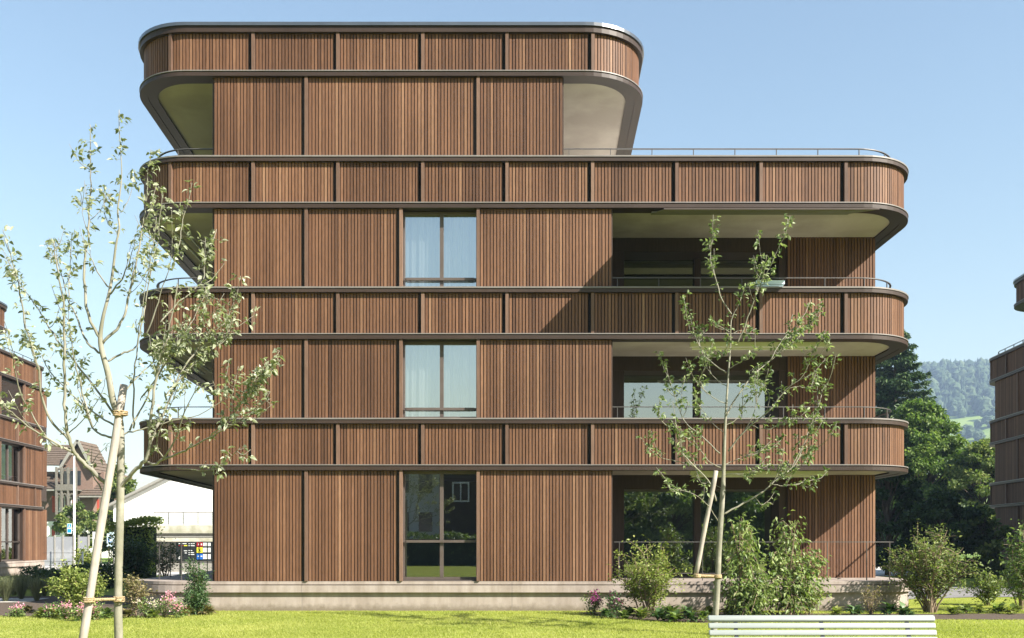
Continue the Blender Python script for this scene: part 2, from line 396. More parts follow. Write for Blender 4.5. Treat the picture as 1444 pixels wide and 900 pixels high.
def railing(root, path, s0, s1, z0, z1, pitch=.96, posts=None, r=.02, offs=-.30):
    """handrail along a path from s0 to s1 with posts"""
    n = max(2, int((s1-s0)/.12)); pts = []
    for i in range(n+1):
        p, nn = path.at(s0+(s1-s0)*i/n); q = p+nn*offs; pts.append((q.x, q.y, z1))
    m = MB()
    for i in range(n): 
        a, b = Vector(pts[i]), Vector(pts[i+1]); d = (b-a).normalized()
        m.bar(a-d*.002, b+d*.002, .045, .018)
    h = m.build('railing', M['steel'], root)
    q = s0+.12
    while q < s1:
        p, nn = path.at(q); c = p+nn*offs; pm = MB()
        pm.obox((c.x, c.y, (z0+z1)/2), (.007, 0, 0), (0, .02, 0), (0, 0, (z1-z0)/2-.01))
        pm.build('post', M['steel'], h); q += pitch
    return h

def apartment(label, group, loc, rz, xl=-8.75, xr=9.41, rxl=-8.75, rxr=3.02, depth=13.0, tilt_l=.07, rtilt_r=.035, detail=1,
              walls=None, recess=None, roof_dz=0, rad=1.4, rails=True, pw=(-6.85, 1.18), pitch=.0755, xwl=-6.85, xwr=9.14):
    root = empty('apartment_building', loc, label, 'apartment block', group, rz)
    outline = [(xl-tilt_l*depth, depth), (xl, YF), (xr, YF), (xr, depth)]
    routline = [(rxl-tilt_l*depth, depth), (rxl, YF), (rxr, YF), (rxr+rtilt_r*depth, depth)]
    path = Path(outline, rad); rpath = Path(routline, rad)
    fins_x = [-7.80, -5.90, -3.968, -2.032, -.113, 1.839, 3.758, 5.677, 7.613]
    def band(pth, z, hs, roof, fx):
        ztop = z+.13+hs
        m = MB(); ringbox(m, pth, -.10, .09, z, z+.085, .45); ringbox(m, pth, -.32, -.10, z+.012, z+.03, .3)
        b = m.build('bottom_rail', M['wood_trim'], root)
        m = MB(); ringbox(m, pth, -.10, .012, z+.085, z+.108); m.build('shadow_gap', M['backing'], b)
        m = MB(); ringbox(m, pth, -.10, .10, z+.108, z+.13); m.build('flashing', M['cap'], b)
        m = MB(); tt = ztop+(.13 if roof else .088)
        ringbox(m, pth, -.11, .088, ztop, tt, .6)
        t = m.build('top_rail', M['wood_trim'], root)
        m = MB(); ringbox(m, pth, -.16, .105 if not roof else .125, tt+.004, tt+(.08 if roof else .036))
        m.build('coping', M['roofcap'] if roof else M['cap'], t)
        m = MB(); ringbox(m, pth, -.12, -.034, z+.128, ztop+.004); m.build('parapet', M['backing'], root)
        m = MB(); sl = pth.off(-.31)
        if roof: m.prism(sl, z+.05, ztop-.1)
        else: m.prism(sl, z+.05, z+.44)
        ss = m.build('soffit_slab', M['soffit'], root)
        if not roof: m = MB(); m.prism(pth.off(-.34), z+.442, z+.46); m.build('terrace_floor', M['terrace'], ss)
        z0, z1 = z+.134, ztop-.004
        fs = [pth.s_front(x) for x in fx]
        s_a = pth.s_start(1)-.02; s_b = pth.s_end(2)
        edges = [s_a]+fs+[s_b]
        for i in range(len(edges)-1):
            PANEL[0] = random.gauss(0, .045); m = MB(); slats_path(m, pth, edges[i]+.045, edges[i+1]-.10, z0, z1, pitch)
            m.build('slat_panel', M['wood'], root)
        m = MB(); slats_path(m, pth, pth.s_end(0)+.02, s_a, z0, z1, pitch); m.build('slat_panel', M['wood'], root)
        m = MB(); slats_path(m, pth, s_b+.02, pth.s_start(3), z0, z1, pitch); m.build('slat_panel', M['wood'], root)
        for s in fs:
            p, nn = pth.at(s); tv = Vector((-nn.y, nn.x)); m = MB(); c = p+nn*.012
            m.obox((c.x, c.y, (z0+z1)/2), (tv.x*.037, tv.y*.037, 0), (nn.x*.048, nn.y*.048, 0), (0, 0, (z1-z0)/2), random.random())
            m.build('batten', M['wood_fin'], root)
    for k in range(3): band(path, zb(k), .935, False, [x for x in fins_x if xl+.9 < x < xr-.9])
    band(rpath, zb(3)+.015+roof_dz, .87, True, [x for x in fins_x if rxl+.9 < x < rxr-.9])
    # plinth: ledge, slab edge, recessed base
    pth = Path([(xl-.12-tilt_l*depth, depth), (xl-.12, YF), (xr+.14, YF), (xr+.14, depth)], rad)
    m = MB(); m.prism(pth.off(.02), .605, .676); pl = m.build('plinth', M['concrete'], root)
    m = MB(); m.prism(pth.off(.055), .425, .585); m.build('slab_edge', M['concrete'], pl)
    m = MB(); m.prism(pth.off(-.03), .585, .605); m.prism(pth.off(-.03), -.3, .425); m.build('base', M['concrete'], pl)
    # ---- walls, floor by floor
    for k in range(4):
        z0 = .678 if k == 0 else zb(k-1)+1.19
        z1 = zb(k) if k < 3 else zb(3)+.015+roof_dz
        zin = .676 if k == 0 else zb(k-1)+.44
        segs = walls[k]
        W = MB()
        xs = [s for s in segs if s[2] != 'open']
        x_lo, x_hi = (xwl, xwr) if k < 3 else pw
        rec = recess if k < 3 else None
        # front wall behind the slats, between windows
        for (a, b, kind) in segs:
            if kind == 'panel': W.box(a, b, YF+.034, .42, zin, z1+.03)
            elif kind in ('window', 'door', 'blind') and k > 0: W.box(a, b, YF+.034, .42, zin, z0-.03)
        W.box(x_lo+.004, x_lo+.25, .42, depth-1, zin, z1+.06)
        W.box(x_hi-.25, x_hi-.004, (rec[2]+.3 if rec else .42), depth-1, zin, z1+.06)
        W.box(x_lo+.25, x_hi-.25, depth-1.3, depth-1, zin, z1+.06)
        if rec:
            W.box(rec[0]-.25, rec[0]-.002, .42, rec[2]+.3, zin, z1+.06)
            W.box(rec[3], x_hi-.004, rec[2]+.034, rec[2]+.3, zin, z1+.06)
            W.box(rec[0], rec[0]+.2, rec[2]+.02, rec[2]+.3, zin, z1+.06)
        wall = W.build('wall', M['darkwood'], root)
        I = MB()
        I.box(x_lo+.3, x_hi-.3, 4.6, 4.7, zin, z1+.06); I.build('inner_wall', M['interior'], wall)
        for (a, b, kind) in segs:
            if kind == 'panel':
                PANEL[0] = random.gauss(0, .045); m = MB(); slats_line(m, a+.045, b-(.10 if b < x_hi-.2 and not (rec and abs(b-rec[0]) < .01) else .02), YF, z0+.004, z1-.004, pitch); m.build('slat_panel', M['wood'], root)
            elif kind in ('window', 'door', 'blind'):
                yg = .33; zt = z1-.02
                m = MB(); fw = .055; zs = z0 if k else z0+.03
                m.box(a+.012, a+fw, yg-.05, yg+.05, zs, zt+.02); m.box(b-fw, b-.012, yg-.05, yg+.05, zs, zt+.02)
                m.box(a+fw, b-fw, yg-.05, yg+.05, zs, zs+.06); m.box(a+fw, b-fw, yg-.05, yg+.05, zt-.05, zt+.02)
                mid = (a+b)/2+.03
                m.box(mid-.042, mid+.042, yg-.055, yg+.052, zs+.06, zt-.05)
                w = m.build('window' if kind != 'door' else 'glazed_door', M['frame'], root)
                m = MB(); m.box(a+.01, b-.01, YF+.01, yg-.052, zs-.05, zs-.004); m.build('sill', M['frame'], w)
                m = MB()
                for (u, v) in ((a+fw, mid-.042), (mid+.042, b-fw)):
                    m.quad((u-.005, yg, zs+.055), (v+.005, yg, zs+.055), (v+.005, yg, zt-.045), (u-.005, yg, zt-.045))
                m.build('pane', M['glass_cur'] if kind == 'window' else M['glass'], w)
                if kind == 'window': curtain(w, a+.05, b-.05, .47, zs+.03, zt)
                if kind == 'blind':
                    m = MB(); q = zs+.05
                    while q < zt-.05: m.box(a+.06, b-.06, yg-.16, yg-.09, q, q+.055, .3); q += .07
                    m.build('blind', M['wood_trim'], w)
                if kind in ('window', 'door'):
                    zr = zs+.20 if kind == 'window' else 1.56
                    m = MB(); m.box(a+.10, b-.10, yg-.115, yg-.075, zr, zr+.06)
                    m.box(a+.012, a+.10, yg-.10, yg-.085, zr+.006, zr+.054); m.box(b-.10, b-.012, yg-.10, yg-.085, zr+.006, zr+.054)
                    m.build('guard_bar', M['frame'], w)
        # battens in front of the wall joints and beside windows
        for i in range(1, len(segs)):
            x = segs[i][0]
            if segs[i-1][2] == 'open' or segs[i][2] == 'open': continue
            m = MB(); m.box(x-.037, x+.037, YF-.06, YF+.034, z0+.004, z1-.004, random.random()); m.build('batten', M['wood_fin'], root)
        if rec:
            x0, xg, yr, x3 = rec
            zt = z1+.05
            m = MB(); slats_line(m, x3+.02, x_hi-.01, yr, zin, zt, pitch); m.build('slat_panel', M['wood'], root)
            yg = yr+.75
            m = MB()
            m.box(x0+.2, x3-.004, yr+.05, yg+.10, zt-.36, zt)
            for (u, v) in ((x0+.2, x0+.52), (x0+4.42, x3-.004)): m.box(u, v, yr+.06, yg+.09, zin, zt-.36)
            m.box(x0+2.40, x0+2.56, yg-.15, yg+.09, zin, zt-.36)
            m.box(x0+.52, x0+2.40, yg-.05, yg+.09, zin, zin+.08); m.box(x0+2.56, x0+4.42, yg-.05, yg+.09, zin, zin+.08)
            w = m.build('balcony_door', M['darkwood'], root)
            for (u, v) in ((x0+.515, x0+2.405), (x0+2.555, x0+4.425)):
                m = MB(); m.quad((u, yg, zin+.075), (v, yg, zin+.075), (v, yg, zt-.355), (u, yg, zt-.355))
                m.build('pane', M['glass_big'], w)
    if rails:
        for k in range(3):
            z = zb(k)+1.19; zr = z+.30
            pL0 = path.s_end(0)+2.5; pL1 = path.s_front(pw[0] if k == 2 else xwl)
            railing(root, path, path.s_start(1)-8, pL1-.02, z, zr)
            railing(root, path, path.s_front(recess[0] if k < 2 and recess else pw[1])+.02, path.s_end(2)+4, z, zr)
        railing(root, path, path.s_start(1)-5, path.s_front(xwl)-.02, .676, 1.575, offs=-.28)
        if recess: railing(root, path, path.s_front(recess[0])+.06, path.s_end(2)+4, .676, 1.575, offs=-.25)
    return root

MAINW = [
    [(-6.85, -4.69, 'panel'), (-4.69, -2.53, 'panel'), (-2.53, -.77, 'door'), (-.77, 2.30, 'panel'), (2.30, 9.14, 'open')],
    [(-6.85, -4.69, 'panel'), (-4.69, -2.53, 'panel'), (-2.53, -.77, 'window'), (-.77, 2.30, 'panel'), (2.30, 9.14, 'open')],
    [(-6.85, -4.69, 'panel'), (-4.69, -2.53, 'panel'), (-2.53, -.77, 'window'), (-.77, 2.30, 'panel'), (2.30, 9.14, 'open')],
    [(-6.85, -4.69, 'panel'), (-4.69, -.77, 'panel'), (-.77, 1.18, 'panel')]]
main = apartment('large larch clad four storey block with rounded balconies, in the middle of the lawn', None, (0, 0, 0), 0,
                 walls=MAINW, recess=(2.30, None, 2.29, 6.90))
# awnings fixed to the main block
def awning_box(z, x0, x1, y):
    m = MB(); m.box(x0, x1, y, y+.12, z-.13, z-.02); a = m.build('awning', M['awnmetal'], main)
    m = MB(); m.box(x0+.06, x1-.35, y+.16, y+.20, z-.17, z-.12)
    m.tube([(x0+.1, y+.3, z-.1), (x1-.4, y+.3, z-.1)], .03, 8); m.build('front_bar', M['awnmetal'], a)
for k in (0, 1): awning_box(zb(k)+.05, 4.15, 7.35, .48)
m = MB(); m.box(3.2, 7.74, .14, .30, 9.115, 9.14); aw = m.build('awning', M['awning'], main); aw['label'] = 'awning drawn out over the second floor balcony'
m = MB(); y0, z0, y1, z1 = .24, 9.115, -1.60, 8.585
m.add([(3.2, y0, z0), (7.74, y0, z0), (7.74, y1, z1), (3.2, y1, z1), (3.2, y0, z0+.006), (7.74, y0, z0+.006), (7.74, y1, z1+.006), (3.2, y1, z1+.006)], MB.BF)
m.build('fabric', M['awning'], aw)
m = MB(); m.box(3.2, 7.74, -1.63, -1.605, 8.58, 8.60); m.build('front_bar', M['frame'], aw)
for x in ():
    m = MB(); m.bar((x, .2, 9.085), (x+(.5 if x < 5 else -.5), -.8, 8.785), .025, .025); m.bar((x+(.5 if x < 5 else -.5), -.8, 8.785), (x, -1.6, 8.535), .025, .025)
    m.build('folding_arm', M['frame'], aw)
for k in (1, 2):
    m = MB(); z = zb(k)-.06
    for y in (.9, ): 
        m.tube([(-8.2, 1.3, z), (-8.35, 4.2, z)], .035, 8); m.tube([(-7.95, 1.3, z+.02), (-8.1, 4.2, z+.02)], .03, 8)
        m.box(-8.3, -8.1, 1.25, 1.3, z-.05, z+.09); m.box(-8.0, -7.88, 1.25, 1.3, z-.03, z+.1)
    m.build('awning', M['awnmetal'], main)

LW = [[(-6.85, -2, 'panel'), (-2, .4, 'blind'), (.4, 3.9, 'panel'), (3.9, 6.4, 'door'), (6.4, 9.14, 'panel')],
      [(-6.85, -2, 'panel'), (-2, .4, 'blind'), (.4, 3.9, 'panel'), (3.9, 6.4, 'door'), (6.4, 9.14, 'panel')],
      [(-6.85, -2, 'panel'), (-2, .4, 'blind'), (.4, 3.9, 'panel'), (3.9, 6.4, 'blind'), (6.4, 9.14, 'panel')],
      [(-6.85, -4.69, 'panel'), (-4.69, -.77, 'panel'), (-.77, 1.18, 'panel')]]
apartment('sunlit wood clad block with brown blinds, cut off by the left side of the photo', None, (-22.95, 18.1, 0), R(93.8), walls=LW, tilt_l=0, rtilt_r=0,
          roof_dz=-.9, rxl=-8, rxr=5.3, pw=(-6, 4.0), pitch=.11, rad=1.15)
RW = [[(-7.3, -4.69, 'panel'), (-4.69, -.77, 'panel'), (-.77, 9.14, 'panel')]]*3+[[(-2.6, -.77, 'panel'), (-.77, 1.18, 'panel')]]
apartment('dark shaded wood clad block, cut off by the right side of the photo', None, (22.2, 16.7, 0), R(-95), walls=RW, tilt_l=0, rtilt_r=0,
          rxl=-6.0, rxr=6.11, pw=(-2.6, 1.18), pitch=.11, rad=1.35, xwl=-7.3)

# pale chest on the second floor balcony, its lid just above the parapet
root = empty('storage_chest', (5.95, .52, 6.64), 'pale blue chest whose lid shows above the second floor balcony rail', 'chest')
m = MB(); m.box(-.30, .30, -.22, .22, 0, .87); m.build('body', M['signpale'], root)
m = MB(); m.box(-.33, .33, -.25, .25, .872, .96); m.build('lid', M['signpale'], root)

# ------------------------------------------------------------------ ground
def sheet(name, pts, z, mat, kind='structure', label=None):
    m = MB(); m.add([(x, y, z) for x, y in pts], [tuple(range(len(pts)))]); o = m.build(name, mat); tag(o, label, None, None, kind); return o
def hill_h(x, y):
    prof = np.interp(y, [0, 260, 700, 950, 1150, 1300, 1450, 1600, 2200], [0, 0, 58, 112, 170, 225, 262, 275, 240])
    gx = 1.0*np.exp(-((x-700)/480.0)**2)
    return prof*gx
nx, ny = 110, 90
X = np.linspace(-1900, 2100, nx); Yv = np.concatenate([np.linspace(-200, 200, 12), np.linspace(230, 2300, ny-12)])
GX, GY = np.meshgrid(X, Yv); GZ = hill_h(GX, GY)-.05*(GY < 240)
V = np.stack([GX, GY, GZ], -1).reshape(-1, 3)
idx = np.arange(nx*ny).reshape(ny, nx)
Q = np.stack([idx[:-1, :-1], idx[:-1, 1:], idx[1:, 1:], idx[1:, :-1]], -1).reshape(-1, 4)
o = link_mesh('terrain', V, Q, M['meadow'], smooth=True); tag(o, 'flat valley ground rising to a meadow hillside', None, None, 'structure')
lawn = sheet('lawn', [(-60, -75), (60, -75), (60, 24), (-60, 24)], 0, M['lawn'], label='sunny mown lawn in front of the block')
def yd(py): return CAMZ*F/(py-HOR)+CAMY      # ground depth of a picture row
def xg(px, y): return (px-CX)/F*(y-CAMY)
BED_R = [(xg(815, -.6), -.6), (xg(850, -1.7), -1.75), (xg(900, -2.6), -2.6), (xg(950, -3.1), -3.1), (xg(1005, -3.3), -3.3), (5.6, -2.9), (7.2, -2.5), (9.2, -2.45), (11.5, -2.6), (13.5, -2.4),
         (13.5, -.9), (11, -.85), (9.2, -1.0), (7, -.9), (5.6, -.75), (4.2, -.35), (2.2, -.15)]
BED_L = [(-15.5, 2.6), (-13.5, -.1), (-11, -1.5), (-9.2, -1.75), (-7.6, -1.55), (-6.7, -.9), (-6.75, -.25), (-8, .0), (-9.6, 1.5), (-9.9, 5), (-12, 6.5), (-15.5, 5.5)]
sheet('soil_bed', BED_R, .012, M['soil']); sheet('soil_bed', BED_L, .012, M['soil'])
sheet('path', [(10.2, 4.2), (13, 5.5), (30, 7.2), (30, 12.5), (12.5, 12), (10.2, 14)], .010, M['asphalt'])
sheet('path', [(-20, 1.0), (-12.6, 3.2), (-12.9, 5.0), (-20, 4.4)], .014, M['paving'])
sheet('road', [(-70, 24.5), (60, 22), (60, 40), (-70, 50)], .016, M['paving'])

def inside(poly, x, y):
    x = np.asarray(x); y = np.asarray(y); c = np.zeros(x.shape, bool); n = len(poly); j = n-1
    for i in range(n):
        xi, yi = poly[i]; xj, yj = poly[j]
        c ^= ((yi > y) != (yj > y)) & (x < (xj-xi)*(y-yi)/(yj-yi+1e-12)+xi); j = i
    return c
def grass(n, ymin, ymax):
    y = RNG.uniform(ymin, ymax, n); hw = (y-CAMY)*.545+.3
    x = RNG.uniform(-1, 1, n)*hw
    keep = ~inside(BED_R, x, y) & ~inside(BED_L, x, y) & ~((y > -.02) & (x > -9.6) & (x < 9.8))
    x, y = x[keep], y[keep]; n = len(x)
    h = RNG.uniform(.015, .04, n)*(1+.25*np.sin(x*2.1+y)*np.sin(y*1.7))
    a = RNG.uniform(0, 2*PI, n); w = RNG.uniform(.003, .0055, n)*1.3
    lean = RNG.normal(0, .022, (n, 2))
    b0 = np.stack([x-np.cos(a)*w, y-np.sin(a)*w, np.zeros(n)], 1); b1 = np.stack([x+np.cos(a)*w, y+np.sin(a)*w, np.zeros(n)], 1)
    tp = np.stack([x+lean[:, 0], y+lean[:, 1], h], 1)
    V = np.stack([b0, b1, tp], 1).reshape(-1, 3); Fc = np.arange(3*n).reshape(-1, 3)
    patch = .5+.16*np.sin(x*.9+1.3*np.sin(y*.7))*np.cos(y*1.1+x*.3)+.14*np.sin(x*3.7+2*np.sin(y*2.9))*np.sin(y*4.3+x*1.1)
    t = np.repeat(np.clip(patch+RNG.normal(0, .22, n), 0, 1), 3)
    return V, Fc, t
Vs, Fs, Ts, ofs = [], [], [], 0
for (n, a, b) in ((190000, -7.2, .1), (26000, .1, 5.2)):
    v, f, t = grass(n, a, b); Vs.append(v); Fs.append(f+ofs); Ts.append(t); ofs += len(v)
o = link_mesh('grass', np.concatenate(Vs), np.concatenate(Fs), M['blade'], None, np.concatenate(Ts))
tag(o, 'short bright grass blades of the lawn', 'grass', None, 'stuff')

# ------------------------------------------------------------------ plants
def bush(name, label, px, py_base, py_top, hw_px, D, leafmat, n, lsize, stems=8, group=None, cat='shrub', lobes=None, droop=0, bare=.15, up=.3, stemmat='stem', density_pow=.6, flower=None, twig=2, wfac=.55, dscale=.8):
    """a shrub of arching stems with leaves along their outer parts"""
    base = at(px, py_base, D); base.z = 0
    k = D/F; H = (py_base-py_top)*k; W = hw_px*k
    root = empty(name, base, label, cat, group)
    m = MB(); P, A, T = [], [], []
    tips = []
    for i in range(stems):
        ang = 2*PI*i/stems+random.uniform(-.4, .4); rr = random.uniform(.25, 1)**.7
        if lobes: 
            lx, lz, lr = random.choice(lobes); tx = lx*W+random.gauss(0, lr*W*.5); tz = lz*H*random.uniform(.8, 1.0); ty = random.gauss(0, lr*W*.6)
        else:
            tx = math.cos(ang)*rr*W*.8; ty = math.sin(ang)*rr*W*dscale*.8; tz = H*(1-.45*rr**2)*random.uniform(.75, .99)
        p0 = Vector((random.gauss(0, W*.06), random.gauss(0, W*.06), -.02)); p3 = Vector((tx, ty, tz))
        p1 = p0+Vector((tx*.18, ty*.18, tz*.42)); p2 = p0+Vector((tx*.62, ty*.62, tz*.82))
        pts = []
        for q in range(8):
            t = q/7; b = (1-t)**3*p0+3*(1-t)**2*t*p1+3*(1-t)*t*t*p2+t**3*p3
            pts.append(b+Vector((random.gauss(0, .008), random.gauss(0, .008), 0)))
        r0 = max(.006, H*.011); m.tube(pts, [r0*(1-.8*q/7) for q in range(8)], 5)
        chains = [pts]
        for s in range(twig*3):
            q = random.randint(2, 6); a = pts[q]; d = Vector((random.gauss(0, 1), random.gauss(0, 1), random.gauss(.5, .6))).normalized()
            l = H*random.uniform(.10, .25); tw = [a, a+d*l*.5+Vector((0, 0, l*.08)), a+d*l+Vector((0, 0, -droop*l*.5))]
            m.tube(tw, [r0*.4, r0*.3, r0*.15], 4); chains.append(tw)
        for c in chains: tips.append(c)
    tot = n//len(tips)+1
    for c in tips:
        npt = len(c)-1
        for j in range(tot):
            t = (bare+(1-bare)*random.random()**density_pow) if len(c) > 3 else random.random()**.7
            q = min(int(t*npt), npt-1); f = t*npt-q
            b = c[q]*(1-f)+c[q+1]*f
            g = lsize*.9
            P.append((b.x+random.gauss(0, g), b.y+random.gauss(0, g), max(.02, b.z+random.gauss(0, g))))
            d = Vector((b.x, b.y, 0)); d = d.normalized() if d.length > .01 else Vector((0, 0, 0))
            A.append((random.gauss(0, .8)+d.x*.4, random.gauss(0, .8)+d.y*.4, random.gauss(up-droop, .5)))
    P = np.array(P); A = np.array(A); nl = len(P)
    T = np.clip(RNG.normal(.5, .23, nl), 0, 1)
    m.build('stems', M[stemmat], root)
    leaf_mesh('foliage', P, A, rand_norm(nl, .7), RNG.uniform(.7, 1.25, nl)*lsize, T, M[leafmat], root, width=wfac)
    if flower:
        fm, nf, fs, heads = flower
        add_flowers(root, tips, fm, heads, nf, fs, H)
    return root
def add_flowers(root, tips, fm, heads, nf, fs, H):
    for h in range(heads):
        c = random.choice(tips); b = c[-1]
        rr = fs*2.2
        P = np.array([b.x, b.y, b.z+rr*.5])+RNG.normal(0, 1, (nf, 3))*np.array([rr*.6, rr*.6, rr*.55])
        A = P-np.array([b.x, b.y, b.z-.05]); A += RNG.normal(0, .02, A.shape)
        leaf_mesh('petals', P, A, rand_norm(nf, .5), RNG.uniform(.7, 1.2, nf)*fs, np.clip(RNG.normal(.5, .3, nf), 0, 1), M[fm], root, width=.9)

bush('shrub', 'yellow green shrub behind the left tree stake', 112, 852, 776, 52, 21.2, 'limeleaf', 4600, .075, 18)
bush('shrub', 'thin bronze leaved shrub right behind the left apple trunk', 190, 858, 792, 24, 20.8, 'bronzeleaf', 800, .065, 11, bare=.2)
bush('yew', 'small dark green column shaped yew by the plinth corner', 278, 867, 796, 18, 20.9, 'yewleaf', 4200, .075, 20, cat='yew', up=.5, wfac=.3, lobes=[(0, 1, .35), (.3, .8, .4), (-.3, .75, .4), (.25, .5, .45), (-.3, .45, .5), (.45, .3, .5), (-.45, .3, .5)])
bush('shrub', 'light green airy shrub left of the big ground floor window', 914, 868, 750, 66, 20.4, 'limeleaf', 4200, .068, 20, bare=.25, density_pow=.75)
bush('dogwood', 'tall dense drooping leaved shrub just right of the right apple trunk', 1050, 872, 702, 41, 20.3, 'cornus', 2700, .12, 18, wfac=.42, cat='shrub', droop=.9, bare=.02, lobes=[(-.25, .95, .35), (.1, 1, .3), (.35, .78, .4), (-.55, .62, .4), (.1, .55, .5), (-.6, .36, .4), (.6, .33, .5), (0, .2, .6)])
bush('dogwood', 'tall narrow drooping leaved shrub in front of the slatted recess wall', 1114, 872, 720, 38, 20.9, 'cornus', 2200, .12, 16, wfac=.42, cat='shrub', droop=.9, bare=.02, lobes=[(-.1, 1, .3), (.1, .85, .35), (.8, .60, .4), (-.5, .66, .35), (.1, .5, .5), (.9, .42, .3), (-.6, .3, .5), (.2, .2, .6)])
bush('shrub', 'small yellow green shrub at the foot of the drooping leaved shrubs', 1142, 862, 812, 32, 21.0, 'limeleaf', 800, .07, 10, bare=.3)
bush('shrub', 'almost bare twiggy shrub below the right end of the slatted wall', 1228, 868, 818, 22, 20.9, 'bronzeleaf', 200, .05, 14, bare=.5)
bush('shrub', 'round olive shrub with many bare stems right of the plinth', 1312, 866, 728, 78, 21.5, 'oliveleaf', 5200, .07, 30, bare=.2, density_pow=.8, twig=3)
bush('shrub', 'low spreading olive shrub between the round shrub and the right edge', 1393, 852, 798, 36, 24, 'oliveleaf', 1500, .085, 14, bare=.25)
bush('shrub', 'tall shrub with broad leaves cut off by the right side of the photo', 1452, 862, 722, 38, 21.5, 'midleaf', 1100, .11, 11, bare=.35)
bush('shrub', 'silvery upright shrub below the broad leaved one at the right side', 1440, 866, 764, 26, 22.5, 'midleaf', 1500, .065, 10, up=.8)
bush('shrub', 'dark many stemmed shrub beyond the left terrace railing', 232, 812, 738, 34, 38, 'darkleaf', 700, .11, 10, bare=.45)
bush('shrub', 'dense dark shrub beside the green hedge, left of the terrace railing', 188, 812, 738, 34, 37, 'darkleaf', 2800, .14, 14, bare=.02)
bush('shrub', 'dark low shrub below the street fence, left of the yellow green shrub', 84, 820, 774, 24, 30, 'darkleaf', 900, .10, 10, bare=.05)
bush('shrub', 'small round shrub in front of the grey windbreak fence', 122, 795, 760, 20, 50, 'limeleaf', 1100, .19, 10, bare=.05)
# flowers
fl = [(24, 856, 843, 9, 20.2, 'pinkflower', 2), (72, 868, 845, 14, 20.0, 'pinkflower', 3), (92, 870, 846, 16, 19.6, 'pinkflower', 4), (112, 872, 848, 16, 19.2, 'pinkflower', 4), (136, 872, 848, 14, 19.4, 'pinkflower', 3),
      (205, 870, 838, 16, 20.0, 'cream', 3), (232, 870, 834, 18, 20.2, 'pinkflower', 5), (250, 870, 842, 14, 20.0, 'pinkflower', 3)]
lab = ['lone pink flowering plant at the far left edge of the bed', 'pink flowering plant left of the yellow green shrub foot', 'pink flowering plant under the yellow green shrub', 'pink flowering plant just left of the tree stake foot',
       'pink flowering plant between the stake and the apple trunk', 'cream flowering plant right of the apple trunk', 'tall pink flowering plant with many heads between trunk and yew', 'pink flowering plant close to the yew']
for (px, pb, pt, hw, D, fmn, nh), lb in zip(fl, lab):
    bush('flowering_plant', lb, px, pb, pt, hw, D, 'midleaf', 260, .06, 8, group='flowering plants along the left bed', cat='flowers', flower=(fmn, 34, .035, nh), bare=0, twig=1)
bush('flowering_plant', 'tall magenta flowering plant at the left end of the right bed', 838, 868, 828, 18, 20.8, 'midleaf', 420, .06, 9, cat='flowers', flower=('magenta', 60, .034, 5), bare=0)
bush('flowering_plant', 'broad magenta flowering plant beside the light green shrub', 866, 870, 838, 18, 20.3, 'hosta', 420, .07, 9, cat='flowers', flower=('magenta', 50, .034, 3), bare=0)
# hostas and low plants of the right bed
def rosette(name, label, px, py, D, r, h, n, matn, group):
    b = at(px, py, D); b.z = .012
    root = empty(name, b, label, 'plant', group)
    a = RNG.uniform(0, 2*PI, n); el = RNG.uniform(.25, 1.2, n)
    A = np.stack([np.cos(a)*np.cos(el), np.sin(a)*np.cos(el), np.sin(el)], 1)
    P = A*np.array([r*.25, r*.25, h*.35])+RNG.normal(0, r*.12, (n, 3)); P[:, 2] = np.abs(P[:, 2])
    Nn = np.stack([-np.cos(a)*.7, -np.sin(a)*.7, np.ones(n)], 1)
    leaf_mesh('foliage', P, A, Nn, RNG.uniform(.6, 1.1, n)*r, np.clip(RNG.normal(.5, .3, n), 0, 1), M[matn], root, width=.62, curl=.35)
    m = MB(); m.tube([(0, 0, -.03), (0, 0, h*.35)], [.012, .006], 5); m.build('stem', M['stem'], root)
spots = [(856, 869, 19.9), (880, 871, 19.6), (905, 874, 19.5), (930, 876, 19.2), (952, 878, 19.0), (975, 878, 19.0), (992, 876, 19.0), (888, 864, 20.6), (946, 868, 20.2), (970, 868, 20.3), (1000, 866, 20.6),
         (1180, 868, 20.4), (1205, 867, 20.6), (1255, 866, 20.6), (1275, 868, 20.3), (1345, 868, 20.8), (1362, 864, 21.2), (1380, 866, 21.2), (1408, 864, 21.3), (1428, 868, 21), (1030, 866, 20.4), (1065, 868, 20.2)]
for i, (px, py, D) in enumerate(spots):
    right = px > 1010
    rosette('bed_plant', 'low broad leaved plant in the soil right of the right apple tree' if right else 'low broad leaved plant in the soil below the light green shrub', px, py, D, random.uniform(.15, .24), random.uniform(.16, .3), 42, random.choice(['hosta', 'midleaf', 'hosta', 'limeleaf']),
            'low plants of the right bed behind the bench' if right else 'low plants below the light green shrub')
spots = [(60, 866, 20.1), (80, 868, 20), (100, 866, 20.3), (125, 868, 20.2), (150, 869, 20), (180, 870, 20), (218, 870, 20), (262, 868, 20.6), (292, 869, 20.9), (40, 858, 21.4)]
for (px, py, D) in spots:
    rosette('bed_plant', 'low leafy plant among the pink flowers of the left bed', px, py, D, random.uniform(.14, .22), random.uniform(.14, .25), 46, random.choice(['midleaf', 'limeleaf', 'bronzeleaf']), 'low plants of the left bed')
